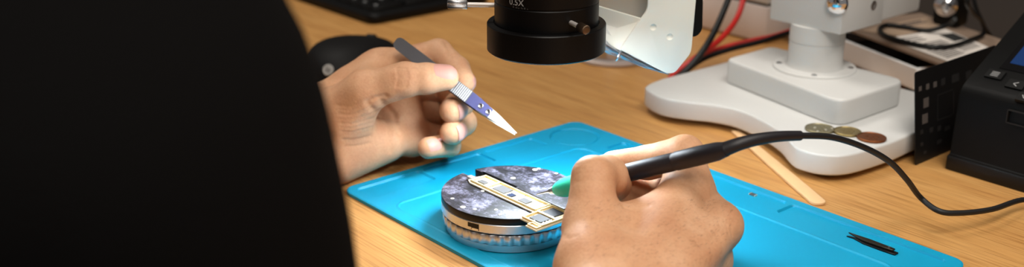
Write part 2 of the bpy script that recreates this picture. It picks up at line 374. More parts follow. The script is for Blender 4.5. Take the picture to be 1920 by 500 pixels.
obj('base_block', prism(rounded([(-.5235, .656), (-.4055, .632), (-.4050, .711), (-.5235, .711)], [.006, .016, .012, .006]), .0183, .037, .0022, 3), 'white', mic, angle=40)
fl = obj('flange', lathe((MS, MT), [(.0298, .0368), (.0298, .0382), (.0292, .0388), (.0180, .0388)]), 'white', mic)
for k in range(4):
    a = math.radians(35+90*k); p = (MS+.0255*math.cos(a), MT+.0255*math.sin(a)); obj('screw', lathe(p, [(.0022, .0386), (.0022, .0392), (.0010, .0392), (.0010, .0389), (0, .0389)], 18), 'steel', fl)
col = obj('column', lathe((MS, MT), [(.0206, .0386), (.0199, .0400), (.0196, .044), (.0196, .0575), (.0192, .0578), (.0192, .0581), (.0197, .0584), (.0197, .0705)]), 'white', mic)
obj('set_screw_hole', lathe_axis((MS-.0165, MT-.0105, .0545), (-.85, -.53, 0), [(0, .0012), (.0004, .0012), (.0004, 0)], 14), 'black', col)
CLX0, CLX1, CLY0, CLY1 = -.4935, -.4362, .6935-.0, .7215
cl = obj('clamp_block', box(-.497, -.4362, .6700, .7215, .0700, .135, .0012), 'white', mic)
kp = on_t(1570, 5, .670)
obj('chrome_knob', lathe_axis((kp[0], .6702, kp[2]), (0, -1, 0), [(0, .0086), (.001, .0086), (.002, .0080), (.0042, .0062), (.0055, .0035), (.006, 0)], 40), 'chrome', cl)
hp_ = on_s(1638, 10, -.4362)
obj('socket_screw', lathe_axis((-.4362, hp_[1], hp_[2]), (1, 0, 0), [(0, .0034), (.0003, .0034), (.0003, .0022), (-.0015, .0022), (-.0015, 0)], 24), 'steel', cl)
obj('post', lathe((MS, MT), [(.0160, .134), (.0160, .40), (.0150, .402), (0, .402)]), 'steel', mic)
rr = GS(1672, 33, .062)
obj('rear_housing', box(-.500, -.4520, .7215, .8000, .0640, .140, .003), 'white', mic)
# objective head over the work
lc = S(D(1024, 92, .63)); LX, LY, LZ = lc
head = (LX, LY)
obj('ring_light', lathe(head, [(.0215, LZ+.002), (.0255, LZ+.002), (.0258, LZ+.0005), (.0318, LZ), (.0328, LZ+.0008), (.0328, LZ+.0150), (.0324, LZ+.0156), (.0292, LZ+.0158), (.0288, LZ+.0150), (.0270, LZ+.0150)], 96), 'anod', mic, angle=25)
obj('led_ring', lathe(head, [(.0262, LZ+.0010), (.0308, LZ+.0016), (.0308, LZ+.0010), (.0262, LZ+.0010)], 64), 'led', mic)
obj('lens_barrel', lathe(head, [(.020, LZ+.0100), (.0286, LZ+.0100), (.0286, LZ+.0275), (.0283, LZ+.0279), (.0283, LZ+.0285), (.0289, LZ+.0289), (.0290, LZ+.0295), (.0290, LZ+.06), (.033, LZ+.07), (.034, LZ+.13), (.02, LZ+.13)], 96), 'anod', mic, angle=25)
obj('objective_lens', lathe(head, [(.0205, LZ+.0120), (.012, LZ+.0105), (0, LZ+.0100), (0, LZ+.013), (.0205, LZ+.013)], 48), 'glass', mic)
obj('microscope_body', prism(rounded([(LX-.055, LY-.05), (LX+.055, LY-.05), (LX+.055, LY+.06), (LX-.055, LY+.06)], .02), LZ+.125, LZ+.23, .006), 'white', mic)
obj('boom_arm', lathe_axis((LX, LY+.04, LZ+.20), (MS-LX, MT-LY-.04, .0), [(0, .013), (.36, .013)], 32), 'steel', mic)
cam_az = math.atan2(-W(LX, LY)[1], -W(LX, LY)[0])          # world direction from the lens back to the viewer
def radial(deg):                                           # desk-frame unit vector, deg measured from the viewer's side, + to the right
    a = cam_az + math.radians(deg) - RZ; return np.array([math.cos(a), math.sin(a), 0])
for deg, z, L1, L2 in ((27, LZ+.0215, .010, .0075), (-92, LZ+.0245, .0155, .011), (147, LZ+.0245, .012, .009)):
    u = radial(deg); p = np.array([LX, LY, z])+u*.0280
    ts = obj('thumb_screw', lathe_axis(p, u, [(0, .0013), (L1+.001, .0013), (L1+.001, .0010)], 20), 'bright', mic)
    bm = B(); n = 60; rows = []; x_, y_, d_ = frame(p, u)
    for a_k, rr_ in ((L1, .0019), (L1+.0004, .0024), (L1+L2-.0004, .0024), (L1+L2, .0021), (L1+L2+.0001, .0012)):
        rows.append([bm.verts.new(Vector(p)+d_*a_k+(x_*math.cos(2*math.pi*k/n)+y_*math.sin(2*math.pi*k/n))*(rr_+(.00012 if k % 2 else -.00012 if rr_ > .002 else 0))) for k in range(n)])
    for A, Bq in zip(rows, rows[1:]):
        for k in range(n): bm.faces.new((A[k], A[(k+1) % n], Bq[(k+1) % n], Bq[k]))
    bm.faces.new(rows[0]); bm.faces.new(rows[-1])
    obj('knurled_head', bm, 'steel' if deg != 27 else mat('dark_brass', (112, 92, 74), .35, .9), ts, angle=60)
def text_mesh(s, size):
    c = bpy.data.curves.new('t', 'FONT'); c.body = s; c.size = size; c.align_x = 'CENTER'; c.extrude = .00005
    o = bpy.data.objects.new('t', c); COL.objects.link(o); dg = bpy.context.evaluated_depsgraph_get(); dg.update()
    me = bpy.data.meshes.new_from_object(o.evaluated_get(dg)); bm = B(); bm.from_mesh(me)
    bpy.data.objects.remove(o); bpy.data.curves.remove(c); bpy.data.meshes.remove(me); return bm
def wrap_text(s, size, deg, z, R):
    bm = text_mesh(s, size)
    bmesh.ops.subdivide_edges(bm, edges=[e for e in bm.edges if e.calc_length() > size*.3], cuts=2)
    for v in bm.verts:
        u = radial(deg + math.degrees(v.co.x/R)); rr_ = R+.00004+v.co.z; v.co = Vector((LX+u[0]*rr_, LY+u[1]*rr_, z+v.co.y))
    return bm
obj('lettering', wrap_text('0.5X', .0048, -33.5, LZ+.0303, .0290), 'legenddim', mic, smooth=False)
bm = B()
for k in range(8):                                          # tiny worn second line
    u = radial(-37+k*2.3+(.9 if k % 3 == 1 else 0)); p = np.array([LX, LY, LZ+.0288])+u*.0290; x_, y_, d_ = frame(p, u)
    q = Vector(p); hh = .0005 if k % 2 else .0009; ww = .0002 if k % 3 else .00035
    vs = [bm.verts.new(q+d_*.0001+x_*sx*ww+Vector((0, 0, 1))*sy*hh) for sx, sy in ((-1, 0), (1, 0), (1, 1), (-1, 1))]; bm.faces.new(vs)
obj('lettering', bm, mat('worn_print', (64, 64, 64), .6), mic, smooth=False)

# ------------------------------------------------------------------ white bracket with foil hanging behind the lens
BT = .664                                      # the face plate stands square to the camera's heading
def on_y(x, y, yy):
    d = ray(x, y); return C0 + yy/d[1]*d
def bp(x, y): p = on_y(x, y, BT); return (p[0], p[2])
br = thing('lamp_bracket', 'angled ivory metal lamp bracket with silver foil behind the black lens', 'bracket', (bp(1260, 60)[0], BT, bp(1260, 137)[1]))
main = [bp(1224, -150), bp(1310, -150), bp(1305, 0), bp(1296, 99), bp(1265, 137), bp(1250, 138), bp(1162, 93), bp(1200, 38), bp(1214, 20)]
pm = rounded(main, [0, 0, .002, .003, .0035, .002, .001, .004, .006], 4)
face = obj('face_plate', prism(pm, BT, BT+.003, .0006, 2, ax='y'), 'ivory', br, space='world', angle=30)
bm = B()
def wing(th):
    r = []
    for (x, y, dt) in ((1207, 37, .001), (1164, 95, .001), (1108, 68, .016), (1108, 8, .016)): p = on_y(x, y, BT+dt); r.append((p[0], p[1]+th, p[2]))
    return r
A1 = [bm.verts.new(p) for p in wing(0)]; A2 = [bm.verts.new(p) for p in wing(.003)]
bm.faces.new(A1); bm.faces.new(A2[::-1])
for k in range(4): bm.faces.new((A1[k], A1[(k+1) % 4], A2[(k+1) % 4], A2[k]))
bevel(bm, .0005)
obj('side_wing', bm, 'ivory', br, space='world')
cutter = B()
for x, y in ((1225, 51), (1256, 69)):
    p = on_y(x, y, BT); c_ = B(); bmesh.ops.create_uvsphere(c_, u_segments=28, v_segments=18, radius=.0028); c_.transform(Matrix.Translation((p[0], BT-.0019, p[2]))); merge(cutter, c_)
cme = bpy.data.meshes.new('c'); cutter.transform(MATW[br.name].inverted()); cutter.to_mesh(cme); cutter.free(); cob = link(bpy.data.objects.new('c', cme)); cob.location = br.location
md = face.modifiers.new('dents', 'BOOLEAN'); md.operation = 'DIFFERENCE'; md.object = cob; md.solver = 'EXACT'
dg = bpy.context.evaluated_depsgraph_get(); dg.update(); nme = bpy.data.meshes.new_from_object(face.evaluated_get(dg)); face.modifiers.clear(); face.data = nme
bpy.data.objects.remove(cob); bpy.data.meshes.remove(cme)
bw = [on_y(1308, -150, BT+.012), on_y(1314, 0, BT+.012), on_y(1313, 50, BT+.012), on_y(1302, 63, BT+.012), on_y(1262, 60, BT+.012), on_y(1262, -150, BT+.012)]
obj('rear_cover', prism(rounded([(p[0], p[2]) for p in bw], [0, .001, .003, .003, .001, 0]), BT+.003, BT+.026, .001, 2, ax='y'), 'blackplastic', br, space='world')
iw = [on_y(x, y, BT+.022) for x, y in ((1100, -150), (1232, -150), (1232, 60), (1100, 40))]
obj('inner_wall', prism([(p[0], p[2]) for p in iw], BT+.022, BT+.025, .0004, 1, ax='y'), mat('warm_grey_paint', (205, 190, 172), .6), br, space='world')
def foil():
    bm = B(); nu, nv = 40, 13; g = []; strand = RNG.normal(0, .0016, nv); ph = RNG.uniform(0, 6, nv)
    for i in range(nu):
        f = i/(nu-1); up = np.array([1122+(1254-1122)*f, 68+(139-68)*f]); lo = np.array([1122+(1256-1122)*f, 89+(140-89)*f+5*math.sin(math.pi*f)])
        row = []
        for j in range(nv):
            h = j/(nv-1); q = up*(1-h)+lo*h; dt = .006*math.sin(math.pi*h)*(1-.6*f)
            p = on_y(q[0], q[1], BT+.006-dt+.002); tp_ = 1-.75*f; p = p+np.array([0, (strand[j]+.0010*math.sin(i*.30+ph[j]))*tp_, (.0006*math.sin(i*.24+ph[j]*2))*tp_]); row.append(bm.verts.new(p))
        g.append(row)
    for i in range(nu-1):
        for j in range(nv-1): bm.faces.new((g[i][j], g[i+1][j], g[i+1][j+1], g[i][j+1]))
    bmesh.ops.solidify(bm, geom=bm.faces[:], thickness=.0003); return bm
fo = obj('crumpled_foil', foil(), 'foil', br, space='world', smooth=False)
p = on_y(1158, 100, BT+.001); obj('clip', tube([(p[0]+.0016, BT-.0035, p[2]+.0030), (p[0], BT-.0045, p[2]-.0005), (p[0]-.0012, BT-.0035, p[2]-.0030)], .0008, 8), 'steel', br, space='world')
hz = LZ+.20
obj('hanger', box(pm[0][0]+.006, pm[0][0]+.02, BT+.0005, BT+.02, main[0][1]-.002, hz-.0135, .001), 'ivory', br, space='world')
obj('hanger_clamp', box(.073, .122, BT+.0005, BT+.022, hz-.034, hz-.014, .002), 'blackplastic', br, space='world')

# ------------------------------------------------------------------ behind: supply box, wires, carton, reel
ps = desk_thing('power_supply', 'white boxy power supply with a dark seam behind the red wires', 'power supply', -.66, .86, 0)
zs_ = on_t(1432, 10, .822)[2]
obj('lower_case', box(-.86, -.6125, .822, .945, .0015, zs_-.0012, .0015), 'offwhite', ps)
obj('seam', box(-.858, -.6145, .824, .943, zs_-.0015, zs_+.0018), 'black', ps)
obj('upper_case', box(-.86, -.6125, .822, .945, zs_+.0013, zs_+.055, .0015), 'white', ps)
for s, t in ((-.63, .835), (-.63, .93), (-.84, .835), (-.84, .93)): obj('foot', lathe((s, t), [(.006, 0), (.006, .0016)], 16), 'rubber', ps)
def wire(name, label, pts, r, m, group=None):
    w = thing(name, label, 'wire', pts[0]); obj('insulation', tube(pts, r, 12), m, w, space='world'); return w
wire('wire', 'red wire curving up behind the white bracket in front of the supply box', [D(1255, 148, .905), D(1272, 132, .905), D(1310, 104, .91), D(1352, 72, .93), D(1381, 35, .95), D(1394, -5, .96), D(1400, -60, .965), W(-.648, .842, .106), W(-.648, .856, .104), W(-.648, .862, zs_+.054)], .0024, 'red')
wire('wire', 'black wire rising steeply beside the red wire behind the white bracket', [D(1262, 152, .895), D(1290, 128, .895), D(1318, 95, .90), D(1340, 58, .91), D(1358, 18, .92), D(1372, -20, .925), D(1385, -70, .94), W(-.665, .846, .112), W(-.665, .860, .106), W(-.665, .866, zs_+.054)], .0026, 'black')
wire('wire', 'red wire lying low across the desk towards the beige carton', [D(1275, 128, .925), D(1310, 106, .94), D(1360, 88, .95), D(1410, 76, .955), D(1450, 68, .96), D(1482, 58, .97)], .0022, 'red')
wire('wire', 'black wire lying low across the desk under the red one', [D(1285, 134, .918), D(1320, 110, .935), D(1370, 92, .944), D(1420, 80, .95), D(1452, 70, .955), D(1482, 60, .965)], .0022, 'black')
cs = GS(1478, 80, 0)
cb = desk_thing('paper_carton', 'small beige open carton standing behind the white column', 'carton', cs[0], cs[1], 0)
cx, cy = cs[0], cs[1]
bm = B()
for q in ((cx, cx+.03, cy, cy+.001), (cx, cx+.03, cy+.029, cy+.03), (cx, cx+.001, cy, cy+.03), (cx+.029, cx+.03, cy, cy+.03)): merge(bm, box(*q, .0005, .020))
merge(bm, box(cx, cx+.03, cy, cy+.03, 0, .001))
obj('carton_walls', bm, 'carton', cb, smooth=False)
rc = GS(1146, 108, 0)
rl = desk_thing('spool', 'pale round wire spool on the desk half hidden behind the black lens', 'spool', rc[0], rc[1], 0)
obj('lower_flange', lathe(rc[:2], [(.029, 0), (.031, .001), (.031, .003), (.029, .004), (.018, .004)]), 'offwhite', rl)
obj('winding', lathe(rc[:2], [(.018, .003), (.024, .004), (.024, .022), (.018, .023)]), 'steel', rl)
obj('upper_flange', lathe(rc[:2], [(.018, .022), (.029, .022), (.031, .023), (.031, .025), (.029, .026), (.008, .026)]), 'offwhite', rl)

# ------------------------------------------------------------------ white tray with leaflets
TZ = .0225
tA, tL = G(1719, 129, TZ), G(1597, 81, TZ); tang = math.atan2((tA-tL)[1], (tA-tL)[0])
tr = thing('storage_tray', 'shallow white tray with brown top board behind the microscope base', 'tray', (tA[0], tA[1], 0), tang)
nv_ = np.array([-math.sin(tang), math.cos(tang), 0]); dz_ = ray(1690, 90); k_ = (nv_@(tA+nv_*.004-C0))/(nv_@dz_); ZP = float((C0+k_*dz_)[2])+.0003
def traybox(u0, u1, v0, v1, z0_, z1_, w=0): return box(u0, u1, v0, v1, z0_, z1_, w, 1)
bm = B()
for q in ((-.115, 0, 0, .003), (-.115, 0, .087, .09), (-.003, 0, .003, .087), (-.115, -.112, .003, .087)): merge(bm, traybox(*q, .006, TZ, .0005))
merge(bm, traybox(-.115, 0, 0, .09, .0055, .007))
obj('tray_walls', bm, 'tray', tr, space='local')
for u, v in ((-.105, .008), (-.01, .008), (-.105, .082), (-.01, .082)): obj('foot', traybox(u-.005, u+.005, v-.004, v+.004, 0, .0058), 'rubber', tr, space='local')
obj('dark_lining', traybox(-.112, -.0032, .0032, .0868, .0068, .014), 'black', tr, space='local')
for u, v in ((-.110, .006), (-.110, .078), (-.050, .078), (-.010, .078)): obj('support_post', traybox(u, u+.006, v, v+.006, .0138, ZP-.003), 'black', tr, space='local')
lc_ = MATW[tr.name].inverted() @ Vector(G(1780, 119, ZP))
obj('top_board', traybox(-.115, lc_.x, .004, .098, ZP-.0033, ZP-.0003, .0006), 'brown', tr, space='local')
def sheet(pxs, z, th=.0003): return prism([tuple(GS(x, y, z)[:2]) for x, y in pxs], z, z+th)
def print_rows(corner_px, rows, z):
    # small printed bars in the leaflet's own plane, u along the leaflet, v across it
    P = [GS(x, y, z)[:2] for x, y in corner_px]; bm = B()
    for u0, u1, v0, v1 in rows:
        q = [P[0]*(1-u)*(1-v)+P[1]*u*(1-v)+P[2]*u*v+P[3]*(1-u)*v for u, v in ((u0, v0), (u1, v0), (u1, v1), (u0, v1))]
        merge(bm, prism([tuple(p) for p in q], z, z+.0001))
    return bm
LA = [(1662, 72), (1773, 55), (1858, 91), (1779, 116)]
lf = desk_thing('leaflet', 'white printed leaflet with a dark picture on the tray top', 'leaflet', *GS(1775, 85, ZP)[:2], ZP)
obj('sheet', sheet(LA, ZP), 'paper', lf, smooth=False)
obj('picture', print_rows(LA, [(.74, .99, .18, .50)], ZP+.0003), 'inkdark', lf, smooth=False)
rows = [(.08+.0, .45, v, v+.03) for v in np.arange(.08, .3, .075)] + [(.25, .62, v, v+.028) for v in np.arange(.36, .52, .06)] + [(.1, .5, v, v+.022) for v in np.arange(.58, .92, .05)] + [(.56, .95, v, v+.022) for v in np.arange(.62, .86, .05)]
obj('print', print_rows(LA, rows, ZP+.0003), 'ink', lf, smooth=False)
LB = [(1612, 58), (1738, 32), (1766, 50), (1688, 68)]
lb = desk_thing('leaflet', 'tan leaflet with a faded dark title under the cable loop', 'leaflet', *GS(1690, 52, ZP)[:2], ZP)
obj('sheet', sheet(LB, ZP), 'kraft', lb, smooth=False)
obj('print', print_rows(LB, [(.38, .86, .12, .24), (.5, .9, .32, .4)], ZP+.0003), 'ink', lb, smooth=False)
# power plug block and its cable
ap = GS(1772, 52, ZP); 
ad = desk_thing('power_adapter', 'black adapter block with round chrome cap and looping black cable on leaflets', 'adapter', ap[0], ap[1], ZP)
kc = S(D(1768, 10, .955))
obj('block', box(kc[0]-.011, kc[0]+.012, kc[1]+.004, kc[1]+.024, ZP+.0003, kc[2]+.011, .003), 'blackplastic', ad)
vdir = (S(C0)-kc); vdir = vdir/np.linalg.norm(vdir); vdir[2] *= .3
obj('chrome_cap', lathe_axis(kc+np.array([0, .006, 0]), vdir, [(0, .0098), (.005, .0098), (.0065, .0085), (.007, .0075), (.009, .0055), (.0100, .003), (.0103, 0)], 40), 'chrome', ad)
cpx = [(1790, 36, .050), (1778, 46, .042), (1739, 57, ZP+.0025), (1692, 50, ZP+.0025), (1661, 47, ZP+.0025), (1649, 56, ZP+.0025), (1663, 68, ZP+.0025), (1705, 81, ZP+.0025), (1749, 88, ZP+.0025), (1786, 86, ZP+.0025), (1822, 74, ZP+.0025), (1845, 62, .036), (1840, 39, .048), (1822, 22, .06), (1812, -2, .075)]
obj('cable', tube([G(x, y, z) for x, y, z in cpx]+[D(1807, -60, .905), D(1804, -260, .91), D(1800, -700, .92)], .0019, 12), 'black', ad, space='world')
cb2 = thing('cable', 'black cable dropping from above to the desk behind the black device', 'cable', G(1869, 84, .02))
obj('sheath', tube([D(1800, -700, .92), D(1812, -260, .925), D(1820, -60, .93), D(1827, 5, .93), D(1840, 38, .935), D(1850, 58, .94), D(1869, 82, .95), D(1895, 110, .96)], .0018, 10), 'black', cb2, space='world')

# ------------------------------------------------------------------ stencil leaning on the base
st = desk_thing('reballing_stencil', 'thin black metal stencil sheet leaning against the white base', 'stencil', -.361, .70, 0)
lean = math.atan2(.0085, .062)
def sp(u, v, off=0.0): return Vector((-.3595-math.sin(lean)*v+off*math.cos(lean), (.6535+u), math.cos(lean)*v+off*math.sin(lean)))
def st_pt(x, y):        # sheet coordinates of a viewed point
    d = ray(x, y); p0 = S(C0); dd = S(C0+d)-p0; nrm = np.array([math.cos(lean), 0, math.sin(lean)]); o0 = np.array([-.3595, .6535, 0])
    k = ((o0-p0)@nrm)/(dd@nrm); q = p0+k*dd-o0; return q[1], q@np.array([-math.sin(lean), 0, math.cos(lean)])
def st_plate(u0, u1, v0, v1, o0, o1, bm):
    a = [bm.verts.new(sp(u, v, o0)) for u, v in ((u0, v0), (u1, v0), (u1, v1), (u0, v1))]; b = [bm.verts.new(sp(u, v, o1)) for u, v in ((u0, v0), (u1, v0), (u1, v1), (u0, v1))]
    bm.faces.new(a); bm.faces.new(b[::-1])
    for k in range(4): bm.faces.new((a[k], a[(k+1) % 4], b[(k+1) % 4], b[k]))
bm = B(); pl = rounded([(0, 0), (.104, 0), (.104, .0625), (0, .0625)], .002, 4)
a = [bm.verts.new(sp(u, v, 0)) for u, v in pl]; b = [bm.verts.new(sp(u, v, .0005)) for u, v in pl]
bm.faces.new(a); bm.faces.new(b[::-1])
for k in range(len(pl)): bm.faces.new((a[k], a[(k+1) % len(pl)], b[(k+1) % len(pl)], b[k]))
obj('stencil_sheet', bm, 'stencil', st, smooth=False)
bm = B(); dim = B()
for x, y, w, h, t in ((1735, 192, 15, 19, 1), (1733, 222, 16, 19, 1), (1724, 166, 8, 9, 1), (1738, 162, 9, 11, 1), (1752, 158, 10, 11, 1), (1767, 153, 12, 14, 0), (1790, 146, 22, 16, 0), (1815, 140, 18, 16, 0), (1727, 247, 8, 8, 0), (1745, 243, 10, 10, 0), (1760, 240, 10, 10, 0), (1727, 270, 8, 7, 0), (1733, 285, 8, 6, 0), (1772, 196, 24, 46, 0), (1805, 190, 14, 30, 0), (1775, 240, 16, 8, 0), (1795, 232, 16, 8, 0), (1760, 265, 14, 8, 0)):
    u, v = st_pt(x, y); wu, hv = w*.00042, h*.00034
    if t == 0 and w > 13 and h > 25:
        for k in range(9):
            for q in (-1, 1):
                st_plate(u+q*wu-.0007, u+q*wu+.0005, v-hv/2+k*hv/9, v-hv/2+k*hv/9+.0008, .00048, .0006, dim)
                st_plate(u-wu+k*wu*2/9, u-wu+k*wu*2/9+.0009, v+q*hv*.55-.0005, v+q*hv*.55+.0005, .00048, .0006, dim)
    else: st_plate(u-wu/2, u+wu/2, v-hv/2, v+hv/2, .00048, .0006, bm if t else dim)
obj('light_apertures', bm, 'aperture', st, smooth=False); obj('dim_apertures', dim, mat('stencil_mesh_dark', (34, 33, 33), .5), st, smooth=False)

# ------------------------------------------------------------------ black device with a sloped panel
DS0, DS1 = -.3425, -.20
dev = desk_thing('desktop_scanner', 'bulky black desktop device with sloped button panel and lit screen', 'device', -.27, .70, 0)
prof = [(.664, .0015), (.664, .0105), (.6648, .0112), (.6665, .050), (.669, .0555), (.674, .0588), (.80, .1257), (.81, .124), (.81, .0015)]
obj('housing', prism(rounded(prof, [.001, 0, 0, .003, .003, .003, .003, .003, .001], 3), DS0, DS1, .0018, 2, ax='x'), 'blackplastic', dev, angle=28)
obj('plinth', prism([(.6628, 0), (.6628, .0100), (.8115, .0100), (.8115, 0)], DS0-.001, DS1+.001, .0012, 2, ax='x'), 'black', dev)
sl = math.atan2(.1257-.0588, .80-.674)
def pp(s, u, h=0.0): return Vector((s, .674+u*math.cos(sl)-h*math.sin(sl), .0588+u*math.sin(sl)+h*math.cos(sl)))
def panel_pt(x, y):
    d = ray(x, y); p0 = S(C0); dd = S(C0+d)-p0; nrm = np.array([0, -math.sin(sl), math.cos(sl)]); o0 = np.array([0, .674, .0588])
    k = ((o0-p0)@nrm)/(dd@nrm); q = p0+k*dd; return q[0], (q-o0)@np.array([0, math.cos(sl), math.sin(sl)])
def panel_plate(s0, s1, u0, u1, h0, h1, w=0):
    bm = B(); a = [bm.verts.new(pp(s, u, h0)) for s, u in ((s0, u0), (s1, u0), (s1, u1), (s0, u1))]; b = [bm.verts.new(pp(s, u, h1)) for s, u in ((s0, u0), (s1, u0), (s1, u1), (s0, u1))]
    bm.faces.new(a[::-1]); bm.faces.new(b)
    for k in range(4): bm.faces.new((a[k], a[(k+1) % 4], b[(k+1) % 4], b[k]))
    return bevel(bm, w)
def panel_bar(p, q, w, h, bm):
    p, q = np.array(p), np.array(q); d = (q-p)/np.linalg.norm(q-p); nn = np.array([-d[1], d[0]])*w/2
    vs = [bm.verts.new(pp(*(x), h)) for x in (p+nn, q+nn, q-nn, p-nn)]; bm.faces.new(vs)
def button(x, y, w, h, kind):
    s, u = panel_pt(x, y); b_ = obj('button', panel_plate(s-w/2, s+w/2, u-h/2, u+h/2, -.001, .0012, .0006), 'black', dev)
    bm = B(); H = .00125
    if kind == 'menu':
        for k in range(4): panel_bar((s-.0024, u-.0018+k*.0012), (s+.0026, u-.0018+k*.0012), .00045, H, bm)
    if kind == '<': panel_bar((s-.0015, u), (s+.0012, u+.0018), .0006, H, bm); panel_bar((s-.0015, u), (s+.0012, u-.0018), .0006, H, bm)
    if kind == 'v': panel_bar((s, u-.0014), (s+.0020, u+.0012), .0006, H, bm); panel_bar((s, u-.0014), (s-.0020, u+.0012), .0006, H, bm)
    obj('symbol', bm, 'legenddim', b_, smooth=False)
button(1866, 141, .011, .0075, 'menu'); button(1905, 160, .011, .0075, '<'); button(1922, 184, .009, .0075, 'v')
s0, u0 = panel_pt(1874, 128)
sc_ = obj('screen_glass', panel_plate(s0, DS1-.012, u0, u0+.095, -.001, .0004, .0003), 'glass', dev)
s1, u1 = panel_pt(1888, 126)
obj('picture', panel_plate(s1, DS1-.02, u1+.004, u1+.075, .0003, .0005), 'screen', sc_, smooth=False)
q0 = on_t(1892, 205, .6662); q1 = on_t(1892, 230, .6655)
bm = B()
for z in (q1[2], q0[2]): merge(bm, box(q0[0], q0[0]+.03, .6646, .6672, z-.0003, z+.0003))
merge(bm, box(q0[0]-.0003, q0[0]+.0003, .6646, .6672, q1[2], q0[2]))
obj('card_slot', bm, mat('slot_edge', (17, 16, 16), .5), dev, smooth=False)

# ------------------------------------------------------------------ coins, stick, small tools on the mat
def coin(label, cat_mat, x, y, r, dots=False):
    p = GS(x, y, .0185); z = .0186; c = desk_thing('coin', label, 'coin', p[0], p[1], z, 'coins on the white base')
    bm = lathe(p[:2], [(r*.97, z), (r, z+.0002), (r, z+.0014), (r*.97, z+.0016), (r*.90, z+.0016), (r*.87, z+.0013), (0, z+.0013)], 48)
    obj('coin_disc', bm, cat_mat, c, angle=30)
    bm = B()
    for k in range(7):
        a = k*2.4; q = (p[0]+r*.42*math.sqrt(k/6)*math.cos(a)*1.2, p[1]+r*.42*math.sqrt(k/6)*math.sin(a)*1.2); merge(bm, lathe(q, [(r*.17, z+.001), (r*.15, z+.0015), (0, z+.0017)], 10))
    obj('relief', bm, cat_mat, c)
    if dots:
        bm = B()
        for dx, dy in ((1528, 239), (1548, 243), (1533, 246), (1560, 240)):
            q = GS(dx, dy, z+.0016); merge(bm, lathe(q[:2], [(.0009, z+.0012), (.0008, z+.0019), (0, z+.0020)], 10))
        obj('bright_spots', bm, 'solder', c)
coin('grey nickel coin with small bright spots, beside the plain brass coin', 'nickel', 1537, 243.5, .0098, True)
coin('plain dull brass coin lying between the speckled and the copper coin', 'brass', 1588.5, 249, .0091)
coin('brown copper coin at the end of the row of coins', 'copper', 1634, 260, .0094)

pa, pb_ = GS(1379, 245, .0015), GS(1538, 381, .0015); dv = (pb_-pa)[:2]; Ls = np.linalg.norm(dv); dv /= Ls; nv = np.array([-dv[1], dv[0]])
pts = [(0, -.0032)] + [(f*Ls, -.0032-.0016*min(1, f*1.5)) for f in (.2, .5, .8)] + [(Ls-.004+.0048*math.sin(a), -.0048*math.cos(a)) for a in np.linspace(0, math.pi, 12)] + [(f*Ls, .0032+.0016*min(1, f*1.5)) for f in (.8, .5, .2)] + [(0, .0032)]
sk = desk_thing('wooden_stick', 'flat pale wooden stirring stick on the desk beside the blue mat', 'stick', *((pa+pb_)/2)[:2], 0)
obj('stick_blade', prism([tuple(pa[:2]+dv*x+nv*y) for x, y in pts], .0002, .0020, .0004), 'stick', sk)

ta, tb = GS(1588, 433, FIELD+.002), GS(1683, 468, FIELD+.002); dv = (tb-ta)[:2]; Ls = np.linalg.norm(dv); dv /= Ls; nv = np.array([-dv[1], dv[0]]); zt_ = TH-.0013
tb_ = desk_thing('spare_tweezer_tip', 'small black forked tweezer tip lying on the blue mat', 'tweezer tip', *((ta+tb)/2)[:2], zt_)
def blade(pts, z, th, nm, m): obj(nm, prism([tuple(ta[:2]+dv*x*Ls+nv*y) for x, y in pts], z, z+th, .0002, 1), m, tb_)
blade([(0, .0016), (.15, .0018), (.4, .0026), (.8, .0024), (.92, .0022), (.92, -.0006), (.6, -.0014), (.35, -.0014), (.12, .0004)], zt_+.0011, .0010, 'upper_prong', mat('gunmetal', (62, 56, 48), .4, .8))
blade([(.02, -.0012), (.16, -.0008), (.4, -.0030), (.75, -.0028), (1.0, -.0022), (1.0, .0014), (.6, .001), (.3, .001), (.14, .0002)], zt_, .0010, 'lower_prong', 'black')
p = GS(1668, 463, zt_+.0022); obj('rivet', lathe(p[:2], [(.0008, zt_+.0009), (.0008, zt_+.0024), (0, zt_+.0025)], 12), 'steel', tb_)
p = GS(1412, 363, FIELD); cc = desk_thing('loose_chip', 'tiny loose silver chip lying in a pan of the blue mat', 'chip', p[0], p[1], TH-.0013)
obj('chip_body', box(p[0]-.0020, p[0]+.0020, p[1]-.0014, p[1]+.0014, TH-.0013, TH-.0005, .0001, 1), 'chipgrey', cc)
obj('chip_pads', merge(box(p[0]-.0024, p[0]-.0018, p[1]-.0014, p[1]+.0014, TH-.0013, TH-.0004), box(p[0]+.0018, p[0]+.0024, p[1]-.0014, p[1]+.0014, TH-.0013, TH-.0004)), 'solder', cc)

